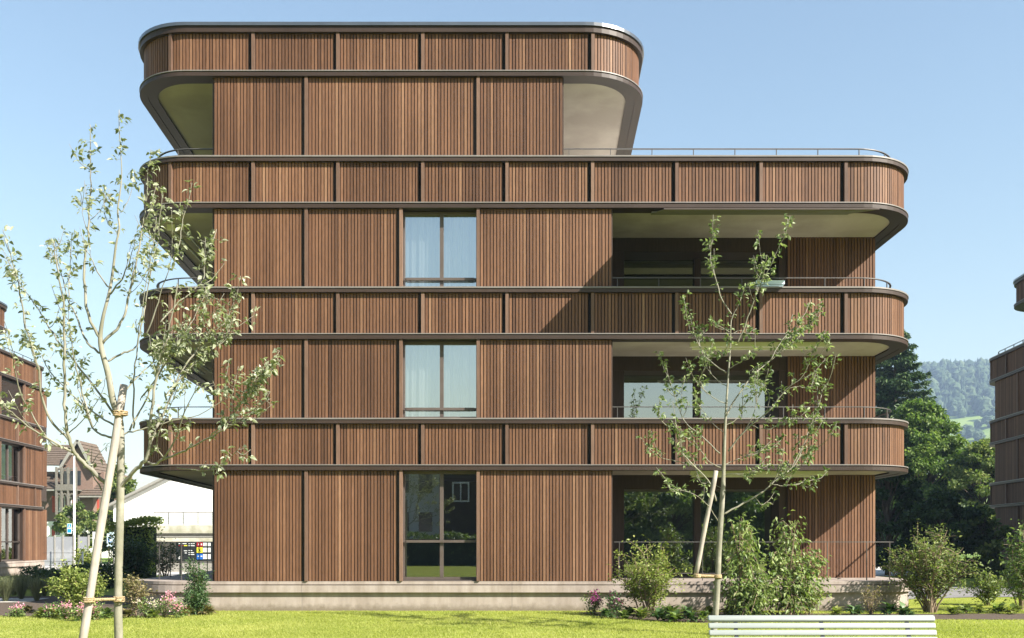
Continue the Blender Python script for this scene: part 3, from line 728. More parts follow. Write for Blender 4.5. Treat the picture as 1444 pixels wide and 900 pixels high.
# ornamental grasses at left
def tussock(label, px, py, D, r, h, n=420):
    b = at(px, py, D); b.z = 0
    root = empty('ornamental_grass', b, label, 'grass tuft', 'ornamental grasses at the left side')
    V, Fc, T = [], [], []
    for i in range(n):
        a = random.uniform(0, 2*PI); q = random.random()**.6; hh = h*random.uniform(.6, 1.05); rr = r*q*1.35
        w = .0032; c = Vector((math.cos(a)*.05*random.random(), math.sin(a)*.05*random.random(), 0)); sd = Vector((-math.sin(a), math.cos(a), 0))*w
        p1 = c+Vector((math.cos(a)*rr*.35, math.sin(a)*rr*.35, hh*.75)); p2 = c+Vector((math.cos(a)*rr, math.sin(a)*rr, hh*(1-.35*q)))
        k = len(V); V += [c-sd, c+sd, p1+sd, p1-sd, p2]; Fc += [(k, k+1, k+2, k+3), (k+3, k+2, k+4)]; T += [random.random()]*5
    link_mesh('blades', V, Fc, M['ornblade'], root, T)
for i, (px, py, D, r, h) in enumerate([(8, 846, 25.5, .6, .85), (30, 845, 26.5, .6, .9), (52, 845, 25.8, .55, .8), (-12, 848, 25, .6, .8), (20, 836, 28.5, .6, .8), (62, 838, 28, .5, .7)]):
    tussock('dry looking tuft of ornamental grass below the left building', px, py, D, r, h)

# ------------------------------------------------------------------ the two staked apple trees
def apple_tree(label, D, trunk, branches, leafmat, lsize, dens, stake, ties, root_px, twig_r=.004, clump=0.0):
    b = at(root_px[0], root_px[1], D); b.z = 0
    root = empty('apple_tree', b, label, 'tree')
    m = MB(); P, A = [], []
    def conv(pts, dep, spread):
        out = []
        for i, (x, y) in enumerate(pts):
            t = i/max(1, len(pts)-1); out.append(at(x, y, D+dep*t*spread)-b)
        return out
    def smooth(pts):
        out = []
        for i in range(len(pts)-1):
            p0 = pts[max(0, i-1)]; p1 = pts[i]; p2 = pts[i+1]; p3 = pts[min(len(pts)-1, i+2)]
            for q in range(4):
                t = q/4
                out.append(.5*((2*p1)+(p2-p0)*t+(2*p0-5*p1+4*p2-p3)*t*t+(3*p1-p0-3*p2+p3)*t**3))
        out.append(pts[-1]); return out
    tp = smooth(conv(trunk[0], 0, 0)); n = len(tp)
    tp = [p+Vector((0, math.sin(i*.6)*.01, 0)) for i, p in enumerate(tp)]
    rr = np.interp(np.linspace(0, 1, n), np.linspace(0, 1, len(trunk[1])), trunk[1])
    m.tube(tp, list(rr), 10)
    k = D/F
    bl = [(trunk[0][-5:], .25, 0, .3)]+branches
    for bi, br in enumerate(branches):
        pts, r0 = br[0], br[1]; dep = br[2] if len(br) > 2 else random.uniform(-.8, .8); sp = 1.0; dn = br[3] if len(br) > 3 else 1.0
        w = smooth(conv(pts, dep, sp)); n = len(w)
        w = [p+Vector((random.gauss(0, .004), random.gauss(0, .004), random.gauss(0, .004))) for p in w]
        m.tube(w, [max(twig_r*.7, r0*(1-.8*i/(n-1))) for i in range(n)], 6)
        leaves_on(w, P, A, dens*dn, lsize, m, twig_r, k, clump)
        for q in range(max(1, int(sum((w[i+1]-w[i]).length for i in range(n-1))*(1.7 if not clump else 3.8)*max(1, dn**.8)))):
            i = int(n*random.uniform(.3, .97)); i = min(i, n-2); dd = (w[i+1]-w[i]).normalized()
            sd = Vector((random.gauss(0, 1), random.gauss(0, 1), random.gauss(.5, .6))).normalized()
            l = random.uniform(.12, .42)*(1.5 if clump else 1); e1 = w[i]+(dd*.5+sd*.6)*l*.5; e2 = e1+(dd*.4+sd*.4+Vector((0, 0, .45)))*l*.6
            tw = [w[i], w[i].lerp(e1, .5)+Vector((0, 0, -.01)), e1, e1.lerp(e2, .5), e2]
            m.tube(tw, [twig_r, twig_r*.9, twig_r*.8, twig_r*.65, twig_r*.5], 4); leaves_on(tw, P, A, dens*1.15, lsize, m, twig_r, k, clump)
    leaves_on(tp[int(len(tp)*.62):], P, A, dens, lsize, m, twig_r, k, clump)
    P = np.array(P); A = np.array(A); nl = len(P)
    m.build('trunk', M['bark'], root, True)
    T = np.clip(RNG.normal(.55, .27, nl), 0, 1)
    leaf_mesh('crown', P, A, rand_norm(nl, .45), RNG.uniform(.5, 1.3, nl)*lsize, T, M[leafmat], root, width=.48, curl=.26, fold=.12, fine=True)
    return root
def leaves_on(w, P, A, dens, lsize, m, twig_r, k, clump):
    Ls = [0]
    for i in range(len(w)-1): Ls.append(Ls[-1]+(w[i+1]-w[i]).length)
    tot = Ls[-1]; nn = int(tot*dens)
    for j in range(nn):
        t = random.random()**(.62 if not clump else .42)
        if t < .22: continue
        s = t*tot; i = max(0, min(len(w)-2, next((q for q in range(len(w)-1) if Ls[q+1] >= s), len(w)-2)))
        f = (s-Ls[i])/max(1e-6, Ls[i+1]-Ls[i]); b = w[i]*(1-f)+w[i+1]*f
        d = (w[i+1]-w[i]).normalized()
        side = Vector((random.gauss(0, 1), random.gauss(0, 1), random.gauss(0, .8))); side = (side-d*side.dot(d)).normalized()
        l = random.uniform(.015, .07)*(1 if not clump else 1.1); e = b+side*l
        m.tube([b, e], [twig_r*.5, twig_r*.35], 3, cap=False)
        for q in range(random.choice([2, 3, 3, 4, 5])):
            a = (side*random.uniform(.3, 1)+d*random.uniform(-.1, .7)+Vector((random.gauss(0, .6), random.gauss(0, .6), random.gauss(-.15, .5)))).normalized()
            P.append((e.x+random.gauss(0, .012), e.y+random.gauss(0, .012), e.z+random.gauss(0, .012))); A.append(tuple(a))

def stake_thing(label, D, a, c, r, dy):
    p = at(a[0], a[1], D+dy[0]); q = at(c[0], c[1], D+dy[1])
    if p.z < 0: p.z = -.05
    root = empty('tree_stake', p, label, 'stake')
    m = MB(); n = 9
    m.tube([(q-p)*(i/8)+Vector((math.sin(i*1.3)*.003, 0, 0)) for i in range(n)], [r*(1+.05*math.sin(i*2.1)) for i in range(n)], 12)
    m.build('post', M['stake'], root, True)
def rope_thing(label, p, q, r, turns=4, rb=.008):
    p = Vector(p); q = Vector(q); root = empty('rope_tie', (p+q)/2, label, 'rope'); c = (p+q)/2
    d = (q-p); l = d.length; d.normalize(); up = Vector((0, 0, 1)); sd = d.cross(up).normalized()
    for nm, ph in (('binding', 0), ('cord', PI)):
        m = MB(); pts = []
        nt = 10*turns
        for i in range(nt+1):
            t = i/nt; an = 2*PI*turns*t+ph
            pts.append(p-c+d*l*t+(up*math.cos(an)+sd*math.sin(an))*rb*1.1)
        m.tube(pts, rb, 6)
        if nm == 'binding':
            for e, rad in ((p, r[0]), (q, r[1])):
                for dz in (-.018, 0, .018):
                    loop = [e-c+Vector((math.cos(2*PI*i/14)*(rad+rb*.8), math.sin(2*PI*i/14)*(rad+rb*.8), dz+random.uniform(-.005, .005))) for i in range(15)]
                    m.tube(loop, rb, 6)
        m.build(nm, M['rope'], root, True)

TR1 = ([(167, 990), (167, 900), (167, 850), (168, 760), (170, 680), (171, 640), (169, 600), (165, 580), (158, 560), (151, 522), (144, 494), (141, 473), (145, 451), (153, 418), (159, 380), (164, 347), (168, 322), (166, 300), (170, 270), (171, 240), (169, 190), (168, 155)],
       [.045, .041, .039, .038, .037, .036, .035, .034, .032, .029, .026, .022, .017, .015, .013, .011, .009, .008, .007, .005, .004, .003])
B1 = [
 ([(140, 478), (124, 444), (119, 395), (120, 364), (124.5, 333), (125.5, 291), (128, 251), (127, 207), (128, 176)], .016, .3, 1.1),
 ([(153, 405), (138, 384), (129, 364), (127, 351)], .008, -.2),
 ([(144, 485), (164, 464), (175.5, 444), (182, 415), (188, 387), (195, 358), (200, 325), (205, 300), (209, 250), (213, 212)], .015, .1, 1.2),
 ([(155, 415), (169, 398), (178, 380), (184, 364), (191, 333)], .009, -.4),
 ([(142, 499), (124, 484), (115.5, 467), (107, 444), (98, 427), (89, 395), (80, 364), (79, 340)], .012, .5),
 ([(97, 418), (97, 398), (100, 364), (98, 342)], .007, .3, 1.3),
 ([(150, 683), (130, 664), (113, 648), (104, 635), (96, 611), (91, 571), (91, 515), (91, 460), (90, 427), (84, 393), (78, 362), (76, 340)], .022, -.5, .8),
 ([(104, 637), (97, 620), (71, 591), (59, 559), (55, 525), (48, 498), (37, 462), (29, 420), (27, 404), (21, 384), (12, 349), (4, 322)], .014, -.8),
 ([(100, 632), (73, 625), (49, 591), (29, 557), (20, 513), (15, 486), (6, 450)], .010, -1.0, .8),
 ([(104, 637), (93, 633), (49, 608), (15, 581), (0, 569), (-25, 550)], .012, -1.2),
 ([(164, 589), (137, 550), (105, 510), (81, 479), (61, 447), (49, 429), (27, 396), (14, 372)], .012, .7, 1.2),
 ([(161, 600), (132, 582), (98, 554), (71, 525), (59, 503), (40, 480)], .011, .9),
 ([(129, 602), (113, 538), (104, 504), (98, 460), (96, 430)], .010, -.3, 1.1),
 ([(160, 619), (144, 613), (131, 603), (118, 570), (110, 540), (118, 500)], .013, .6, .8),
 ([(165, 694), (187, 667), (205, 650), (211, 629), (211, 602), (217, 560), (222, 518), (231, 493), (237, 464), (246, 430), (250, 400)], .022, -.4, 1.1),
 ([(205, 650), (218, 655), (233, 642), (249, 616), (256, 591), (273, 556), (278, 542)], .013, -.6),
 ([(222, 652), (250, 640), (267, 633), (293, 618), (324, 602), (351, 584), (380, 562)], .012, -.9, .7),
 ([(293, 618), (311, 602), (329, 584), (342, 564), (360, 540), (379, 511)], .008, -.8, 2.6),
 ([(324, 600), (340, 580), (352, 552), (366, 530), (384, 520)], .006, -.8, 2.0),
 ([(173, 613), (193, 607), (220, 600), (244, 593), (280, 585), (322, 560), (330, 545)], .009, .2, .8),
 ([(167, 560), (182, 544), (204, 522), (218, 507), (235, 480), (262, 455)], .010, .9, 1.2),
 ([(151, 509), (175, 498), (191, 490), (199, 462), (205, 430), (212, 390), (222, 345), (226, 300), (228, 262)], .011, .3, 1.2),
 ([(189, 605), (188, 560), (190, 515), (195, 471), (199, 444), (206, 400), (215, 350), (221, 308)], .009, -.3),
 ([(182, 607), (202, 571), (215, 546), (235, 505), (262, 470), (282, 430), (292, 412)], .010, .6, 2.0),
 ([(207, 643), (222, 600), (235, 575), (253, 529), (273, 500), (293, 473), (317, 455), (331, 419), (330, 404)], .014, .4, 2.4),
 ([(204, 475), (217, 445), (229, 406), (241, 370), (243, 328)], .008, -.2, 1.1),
 ([(226, 455), (253, 426), (285, 397), (290, 365), (300, 340), (305, 324)], .008, .5, 1.7),
 ([(243, 380), (253, 343), (258, 310), (264, 290)], .006, .2, 1.6),
 ([(200, 560), (222, 530), (250, 490), (270, 472), (287, 441), (293, 414)], .008, -.6, 2.4),
 ([(233, 560), (262, 525), (290, 500), (318, 478), (326, 452)], .008, .1, 2.6),
 ([(290, 560), (306, 553), (322, 545), (326, 538)], .005, -.7, 1.5),
 ([(250, 660), (290, 664), (315, 656), (338, 632)], .006, -.9, .9),
 ([(230, 645), (222, 620), (245, 560), (258, 530)], .007, -.5),
 ([(170, 300), (180, 285), (188, 262), (190, 240)], .004, .2, 1.2),
 ([(126, 330), (118, 310), (116, 290), (113, 270)], .004, -.2, 1.2),
 ([(166, 330), (150, 310), (148, 290), (146, 268)], .004, .3, 1.4),
 ([(96, 611), (120, 590), (140, 560), (150, 530)], .007, -.3),
 ([(143, 690), (128, 660), (140, 640), (155, 625)], .007, .4, .6)]
apple_tree('slender staked apple tree with pale leaves at the left', 9.5, TR1, B1, 'apple', .060, 14, None, None, (167, 990))
stake_thing('pale round wooden stake leaning against the left apple tree', 9.5, (112, 930), (175, 543), .039, (-.35, .02))
rope_thing('coir rope tie between the left apple trunk and its stake, near the ground', at(125, 846, 9.18), at(168, 845, 9.45), (.041, .041), 9)
rope_thing('coir rope wound round the top of the leaning stake and the left trunk', at(166, 583, 9.45), at(173, 583, 9.47), (.036, .040), 2, .007)

TR2 = ([(1006, 895), (1009, 868), (1012, 815), (1014, 775), (1018, 713), (1020, 676), (1021, 651), (1023, 590), (1027, 529), (1030, 492), (1031, 453), (1042, 429), (1050, 406)],
       [.058, .053, .050, .047, .043, .036, .031, .021, .015, .011, .009, .007, .004])
B2 = [
 ([(1031, 443), (1017, 420), (1010, 396), (1003, 371), (1001, 349), (997, 338)], .012, .1, 1.0),
 ([(1040, 484), (1052, 456), (1063, 424), (1074, 398), (1086, 376), (1098, 349), (1105, 336)], .012, -.3, 1.0),
 ([(1062, 428), (1068, 409), (1073, 385), (1076, 372)], .008, .2, 1.1),
 ([(1024, 526), (1005, 512), (990, 498), (985, 478), (974, 469), (968, 444), (964, 416)], .012, .5, .8),
 ([(1030, 469), (1014, 460), (1003, 452)], .008, -.2, 1.2),
 ([(1023, 588), (1037, 563), (1061, 531), (1086, 509), (1100, 497), (1112, 489), (1130, 471), (1146, 447)], .016, .6, 1.1),
 ([(1086, 509), (1103, 480), (1119, 462), (1133, 446)], .008, .3, 1.0),
 ([(1027, 636), (1046, 612), (1071, 590), (1086, 578), (1110, 548), (1132, 531), (1144, 504), (1147, 488)], .015, -.5, 1.0),
 ([(1019, 726), (1048, 710), (1076, 693), (1093, 678), (1120, 656), (1139, 612), (1154, 573), (1161, 548), (1168, 540)], .018, .4, .9),
 ([(1010, 706), (1002, 683), (983, 661), (963, 639), (956, 612), (936, 597), (929, 583), (927, 570)], .016, -.5, .9),
 ([(1015, 640), (988, 614), (966, 595), (954, 568), (944, 536), (943, 530)], .012, .5, 1.0),
 ([(1016, 660), (998, 649), (983, 627), (972, 610)], .009, -.3),
 ([(975, 655), (952, 650), (934, 646), (922, 639), (911, 628)], .008, -.4, 1.0),
 ([(1050, 607), (1061, 588), (1071, 553), (1074, 540)], .008, -.1),
 ([(1080, 582), (1086, 560), (1080, 548), (1079, 540)], .006, .2),
 ([(1116, 660), (1128, 636), (1144, 607), (1146, 596)], .007, .1),
 ([(1100, 676), (1120, 664), (1147, 641), (1150, 632)], .007, -.4, 1.1),
 ([(1012, 735), (1000, 715), (980, 698), (958, 691), (950, 690)], .008, -.5, .8),
 ([(1086, 682), (1100, 685), (1117, 684), (1142, 678), (1150, 676)], .008, .5, 1.0),
 ([(1026, 545), (1010, 535), (998, 520), (990, 505)], .008, .3, 1.1),
 ([(1028, 520), (1045, 510), (1058, 500), (1066, 490)], .008, -.3, 1.1),
 ([(1024, 570), (1005, 560), (992, 548), (985, 530)], .008, -.4, 1.2),
 ([(1022, 610), (1008, 600), (992, 580), (980, 565)], .008, .6, 1.0),
 ([(1024, 600), (1040, 590), (1050, 570), (1060, 560)], .008, .2, 1.0),
 ([(1060, 600), (1080, 605), (1100, 598), (1122, 590)], .008, -.4, 1.1),
 ([(1022, 655), (1040, 648), (1060, 640), (1080, 632)], .008, .5, 1.0),
 ([(1021, 670), (1035, 668), (1052, 672), (1062, 664)], .007, -.3, 1.2),
 ([(1020, 690), (1008, 684), (996, 680), (984, 676)], .007, .3, 1.2),
 ([(1064, 700), (1074, 712), (1082, 708), (1090, 712)], .006, .2, 1.0),
 ([(1030, 480), (1020, 498), (1012, 494), (1004, 502)], .006, .4, 1.2),
 ([(1033, 470), (1044, 466), (1052, 470), (1066, 464)], .006, .1, 1.2),
 ([(1112, 548), (1126, 545), (1140, 548), (1148, 540)], .006, .1, 1.2)]
apple_tree('staked young apple tree with green leaf rosettes in front of the right balconies', 16.4, TR2, B2, 'apple2', .078, 13, None, None, (1006, 895), twig_r=.007, clump=1)
stake_thing('grey wooden stake leaning against the right apple tree', 16.4, (981, 812), (1010, 664), .038, (-.1, -.08))
rope_thing('coir rope tie joining the right apple trunk and its stake', at(983, 812, 16.3), at(1012, 813, 16.38), (.042, .049), 9, .014)

# ------------------------------------------------------------------ bench
def bench():
    b = at(1160, 765, 9.3); b.z = 0
    root = empty('park_bench', b, 'pale sage green slatted park bench on the lawn in front of the right apple tree', 'bench', None, R(.4))
    w = 1.095
    def slat(name, y, z, hh, th, tilt):
        m = MB(); ey = Vector((0, math.cos(tilt), math.sin(tilt))); ez = Vector((0, -math.sin(tilt), math.cos(tilt)))
        n = 8; prof = []
        for k in range(16):
            a = 2*PI*k/16; c, s = math.cos(a), math.sin(a)
            u = th/2*(abs(c)**.5)*(1 if c > 0 else -1); v = hh/2*(abs(s)**.5)*(1 if s > 0 else -1); prof.append((u, v))
        vs = []
        for x in (-w, -w+.012, w-.012, w):
            f = .86 if abs(x) == w else 1
            for (u, v) in prof: vs.append(Vector((x, y, z))+ey*u*f+ez*v*f)
        fs = [(i*16+k, (i+1)*16+k, (i+1)*16+(k+1) % 16, i*16+(k+1) % 16) for i in range(3) for k in range(16)]
        fs += [tuple(range(16)), tuple(48+k for k in range(16))[::-1]]
        m.add(vs, fs); m.build(name, M['benchpaint'], root, True)
    z = .815
    slat('back_slat', .045, .828, .062, .045, R(-32))
    for i in range(5): slat('back_slat', .02-.022*i, .762-.0655*i, .054, .026, R(-18))
    for i in range(6): slat('seat_slat', -.16-.075*i, .43+.006*i, .026, .062, R(2))
    for x in (-.83, 0, .83):
        m = MB()
        pts = [(x, .055, .82), (x, -.07, .46), (x, -.05, .40), (x, .10, 0)]
        for a, c in zip(pts[:-1], pts[1:]): m.bar(a, c, .035, .02)
        m.bar((x, -.06, .40), (x, -.58, .425), .035, .02); m.bar((x, -.56, .42), (x, -.60, 0), .035, .02); m.bar((x, -.58, .12), (x, .07, .12), .03, .018)
        m.build('leg', M['castiron'], root)
bench()

# ------------------------------------------------------------------ trees beyond
def big_tree(label, px, py_base, py_top, hw_px, D, matn, nclump, per, lsize, group, shape=1.0, bare=.25, tone=(.5, .25), name='broadleaf_tree'):
    b = at(px, py_base, D); b.z = -.05; k = D/F
    H = CAMZ+(HOR-py_top)*k; W = hw_px*k
    root = empty(name, b, label, 'tree', group)
    m = MB(); m.tube([(0, 0, 0), (W*.03, 0, H*.3), (-W*.02, W*.03, H*.6), (0, 0, H*.9)], [H*.022, H*.018, H*.011, H*.003], 8)
    P, A, T = [], [], []
    for i in range(nclump):
        z = bare+(1-bare)*random.random()
        prof = math.sin(PI*min(1, (z-bare)/(1-bare)*.88+.12))**.6*shape
        a = random.uniform(0, 2*PI); rr = prof*W*math.sqrt(random.uniform(.12, 1))
        c = Vector((math.cos(a)*rr, math.sin(a)*rr, H*z*.97+random.gauss(0, H*.015)))
        st = Vector((0, 0, H*max(.15, z-.28))); mid = st*.45+c*.55+Vector((0, 0, H*.03))
        m.tube([st, mid, c], [H*.006, H*.004, H*.0015], 4, cap=False)
        cr = random.uniform(.6, 1.25)*W*.20; n = int(per*random.uniform(.6, 1.3))
        d = RNG.normal(0, 1, (n, 3)); d /= np.linalg.norm(d, axis=1, keepdims=True); d *= cr*RNG.uniform(.35, 1, (n, 1))**.6
        d[:, 2] *= .55; d[:, 2] -= .25*np.hypot(d[:, 0], d[:, 1])
        P.append(np.array(c)+d); A.append(d/cr+RNG.normal(0, .7, (n, 3))+np.array([0, 0, -.25]))
        T.append(np.clip(RNG.normal(tone[0]+random.gauss(0, .12), tone[1], n), 0, 1))
    P = np.concatenate(P); A = np.concatenate(A); T = np.concatenate(T); n = len(P)
    m.build('trunk', M['bark_dark'], root, True)
    leaf_mesh('crown', P, A, rand_norm(n, .5), RNG.uniform(.7, 1.3, n)*lsize, T, M[matn], root, width=.6)
    return root
def conifer(label, px, py_top, hw_px, D, group):
    b = at(px, 790, D); b.z = -.05; k = D/F; H = CAMZ+(HOR-py_top)*k; W = hw_px*k
    root = empty('spruce', b, label, 'tree', group)
    m = MB(); m.tube([(0, 0, 0), (0, 0, H*.5), (0, 0, H)], [H*.018, H*.01, .01], 8)
    P, A, T = [], [], []
    nb = 230
    for i in range(nb):
        t = (i+random.random())/nb; z = H*(.08+.91*t); l = W*(1-t)**.75*random.uniform(.65, 1.12)+.15
        a = random.uniform(0, 2*PI); d = Vector((math.cos(a), math.sin(a), 0))
        pts = []
        for q in range(6):
            s = q/5; pts.append(Vector((0, 0, z))+d*l*s+Vector((0, 0, l*(.10*s-.42*s*s+.24*s**3+.12*s**4))))
        m.tube(pts, [.035*(1-s/5)+.006 for s in range(6)], 4, cap=False)
        n = int(40+95*l)
        s = RNG.random(n)**.7; ii = np.minimum((s*5).astype(int), 4); f = s*5-ii
        pa = np.array(pts); c = pa[ii]*(1-f[:, None])+pa[ii+1]*f[:, None]
        side = np.array([-d.y, d.x, 0]); off = RNG.normal(0, 1, (n, 1))*side*(.10+.17*l*(1-s[:, None]))
        c = c+off+np.stack([np.zeros(n), np.zeros(n), -np.abs(RNG.normal(0, .14, n))], 1)
        P.append(c); A.append(np.array(d)*.8+np.sign(off)*.6+RNG.normal(0, .4, (n, 3))+np.array([0, 0, -.3])); T.append(np.clip(RNG.normal(.5, .27, n), 0, 1))
    P = np.concatenate(P); A = np.concatenate(A); T = np.concatenate(T); n = len(P)
    m.build('trunk', M['bark_dark'], root)
    leaf_mesh('crown', P, A, rand_norm(n, .3), RNG.uniform(.6, 1.2, n)*.42, T, M['conifer'], root, width=.36)
    return root
conifer('tall dark spruce rising behind the right end of the balconies', 1262, 452, 112, 84, None)
big_tree('bright feathery broadleaf tree right of the spruce', 1296, 790, 562, 66, 76, 'treeleaf', 260, 190, .26, 'broadleaf trees right of the block', bare=.22)
big_tree('broadleaf tree standing against the dark right hand block', 1388, 790, 620, 60, 72, 'treeleaf2', 190, 180, .27, 'broadleaf trees right of the block', bare=.15)
big_tree('dark low tree filling the gap under the spruce', 1252, 795, 610, 44, 46, 'darkleaf', 70, 190, .22, 'broadleaf trees right of the block', bare=.08)
big_tree('shaded low tree beside the right hand path', 1330, 800, 690, 56, 44, 'darkleaf', 80, 190, .2, 'broadleaf trees right of the block', bare=.05)
big_tree('small tree half hidden behind the round olive shrub', 1388, 800, 716, 36, 43, 'treeleaf2', 36, 130, .2, 'broadleaf trees right of the block', bare=.1)
big_tree('tree showing between the chalet and the white hall', 170, 790, 655, 30, 88, 'treeleaf2', 50, 120, .4, 'trees around the chalet', bare=.1)
big_tree('tree at the right corner of the chalet', 148, 790, 668, 22, 112, 'treeleaf', 36, 110, .5, 'trees around the chalet', bare=.1)
big_tree('small garden tree in front of the chalet', 108, 790, 708, 28, 84, 'treeleaf2', 40, 130, .3, 'trees around the chalet', bare=.2)
# hedge
def hedge(label, x0, x1, y, d, h, matn, n, ls, group=None):
    root = empty('hedge', ((x0+x1)/2, y, 0), label, 'hedge', group); w = (x1-x0)/2
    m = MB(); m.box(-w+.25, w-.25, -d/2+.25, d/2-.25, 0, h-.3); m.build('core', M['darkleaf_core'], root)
    q = RNG.integers(0, 3, n); P = np.stack([RNG.uniform(-w, w, n), RNG.uniform(-d/2, d/2, n), RNG.uniform(0, h, n)], 1)
    P[q == 0, 1] = -d/2+np.abs(RNG.normal(0, .12, (q == 0).sum())); P[q == 1, 2] = h-np.abs(RNG.normal(0, .14, (q == 1).sum()))
    P[:, 2] += .12*np.sin(P[:, 0]*2.3)
    P[:, 2] = np.maximum(P[:, 2], .02)
    leaf_mesh('foliage', P, rand_dirs(n, .2), rand_norm(n, .4), RNG.uniform(.7, 1.3, n)*ls, np.clip(RNG.normal(.5, .27, n), 0, 1), M[matn], root)
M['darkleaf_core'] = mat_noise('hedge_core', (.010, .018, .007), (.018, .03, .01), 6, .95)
a = at(40, 765, 33); c = at(165, 765, 33)
hedge('low dark hedge behind the left bed, below the street fence', a.x, c.x, 11.0, 1.3, .7, 'darkleaf', 3200, .12)
a = at(158, 765, 43); c = at(212, 765, 43)
hedge('clipped green hedge in front of the white hall', a.x, c.x+.4, 21.0, 1.2, 2.55, 'limeleaf', 3600, .13)

# ------------------------------------------------------------------ background buildings
def px_box(m, x0, x1, y0, y1, D, th, tone=.5):
    a = at(x0, y1, D); b = at(x1, y0, D); m.box(a.x, b.x, a.y, a.y+th, max(a.z, -.1), b.z, tone)
# white hall with gable roof
D = 70; root = empty('white_hall', at(300, 765, D)*1.0, 'white rendered hall with a low gable roof beyond the left terrace', 'hall'); root.location.z = 0
o0 = root.location.copy()
def rel(px, py, Dd): p = at(px, py, Dd)-o0; return p
m = MB(); zt = at(0, 712, D).z; A_ = rel(160, 765, D); pk = rel(330, 640, D); C_ = rel(500, 765, D)
prof = [(A_.x, -.1), (C_.x, -.1), (C_.x, zt), (pk.x, at(0, 628, D).z), (A_.x, zt)]
m.add([(x, 0, z) for x, z in prof]+[(x, 14, z) for x, z in prof], [(0, 1, 2, 3, 4), (9, 8, 7, 6, 5), (0, 5, 6, 1), (1, 6, 7, 2), (4, 9, 5, 0)])
m.build('wall', M['plaster'], root)
m = MB(); e = .18
for (x0, z0), (x1, z1) in (((A_.x-.6, zt-.35), (pk.x, prof[3][1]+.02)), ((pk.x, prof[3][1]+.02), (C_.x+.6, zt-.35))):
    m.add([(x0, -.5, z0), (x1, -.5, z1), (x1, 14.3, z1), (x0, 14.3, z0), (x0, -.5, z0+e), (x1, -.5, z1+e), (x1, 14.3, z1+e), (x0, 14.3, z0+e)], MB.BF)
m.build('roof', M['greypaint'], root)
m = MB(); m.box(A_.x+.15, A_.x+.9, -.04, -.003, 0, 2.6); m.build('door', M['greypaint'], root)
# concrete ramp wall with glass balustrade
D = 50; p0 = at(196, 765, D); p1 = at(340, 765, D)
root = empty('retaining_wall', (p0.x, p0.y, 0), 'weathered concrete deck edge with a dark gap, in front of the white hall', 'wall')
w = p1.x-p0.x; z = lambda py: CAMZ+(HOR-py)/F*D
m = MB(); m.box(0, w, 0, .4, z(752), z(740.5)); m.build('coping', M['greyconc'], root)
m = MB(); m.box(0, w, .12, .5, z(757), z(752)-.004); m.build('lintel', M['greypaint'], root)
m = MB(); m.box(.0, w, .9, 1.2, 0, z(757)-.004); m.build('wall', M['greypaint'], root)
m = MB(); m.box(0, w, .05, .45, z(764), z(758.5)); m.build('beam', M['greyconc'], root)
bl = empty('balustrade', (at(215, 765, D).x, p0.y+.2, z(740.5)), 'thin glass balustrade on top of the concrete deck edge', 'balustrade')
hh = 18.5/F*D; wb = w-(at(215, 765, D).x-p0.x)
m = MB(); m.box(0, wb, -.02, .02, hh-.04, hh); m.build('handrail', M['steel'], bl)
m = MB(); m.box(0, wb, -.006, .006, .05, hh-.06); m.build('pane', mat_glass('balustrade_glass', .12, (.9, .93, .93)), bl)
x = 0
while x < wb: 
    m = MB(); m.box(x-.012, x+.012, -.022, .022, 0, hh-.04); m.build('post', M['steel'], bl); x += 20.8/F*D
# information board
D = 46; p = at(248, 765, D)
root = empty('information_board', (p.x, p.y, 0), 'charcoal information board with red, yellow and blue fields behind the terrace railing', 'sign')
s = D/F; zz = lambda py: CAMZ+(HOR-py)*s; xx = lambda px: (px-248)*s
m = MB(); m.box(xx(248), xx(302), 0, .06, zz(791.5), zz(764.5)); m.build('panel', M['signdark'], root)
m = MB(); m.box(xx(252), xx(253.5), .062, .12, 0, zz(766)); m.box(xx(298), xx(299.5), .062, .12, 0, zz(766)); m.build('post', M['steel'], root)
for nm, mt, y0, y1 in (('red_field', 'signred', 765, 770.8), ('yellow_field', 'signyellow', 772, 779.5), ('blue_field', 'signblue', 781, 789)):
    m = MB(); m.box(xx(277.5), xx(286), -.012, -.002, zz(y1), zz(y0)); f = m.build(nm, M[mt], root)
    m = MB()
    if nm == 'red_field': 
        for q in (279.6, 283.4): m.box(xx(q), xx(q+1.5), -.018, -.014, zz(769), zz(766.6))
    elif nm == 'blue_field':
        for q in (279, 283.2): m.box(xx(q), xx(q+2.2), -.018, -.014, zz(785.2), zz(783.8))
    else:
        m.bar((xx(280), -.016, zz(778)), (xx(283.5), -.016, zz(773.5)), .004, .03); m.bar((xx(280), -.020, zz(773.5)), (xx(283.5), -.020, zz(778)), .004, .03)
    m.build('mark', M['signwhite'] if nm != 'yellow_field' else M['signdark'], f)
    m = MB(); m.box(xx(286.4), xx(297), -.012, -.002, zz(y1-.6), zz(y0+.6)); tb = m.build('text_field', M['signwhite'], root)
    m = MB(); q = y0+1.6
    while q < y1-1.4: m.box(xx(288), xx(random.uniform(292, 296)), -.018, -.014, zz(q+.35), zz(q)); q += 1.3
    m.build('text_lines', M['greypaint'], tb)
m = MB()
for (x0, x1, y) in ((252, 257, 766.2), (257.6, 263, 766.2), (266, 271.5, 766.4), (272.6, 274.4, 766.2), (266, 274.5, 769.2), (259.5, 264, 776.4), (266, 271, 776), (266, 273.5, 779), (266, 274, 781.6), (260.5, 263.5, 779.4)):
    m.box(xx(x0), xx(x1), -.012, -.002, zz(y+1), zz(y))
for (x0, x1, y0, y1) in ((252, 253, 785, 789), (255, 256, 785, 787.5), (253, 255, 784.4, 785.4), (253, 255, 786.8, 787.6)): m.box(xx(x0), xx(x1), -.012, -.002, zz(y1), zz(y0))
m.build('lettering', M['signwhite'], root)
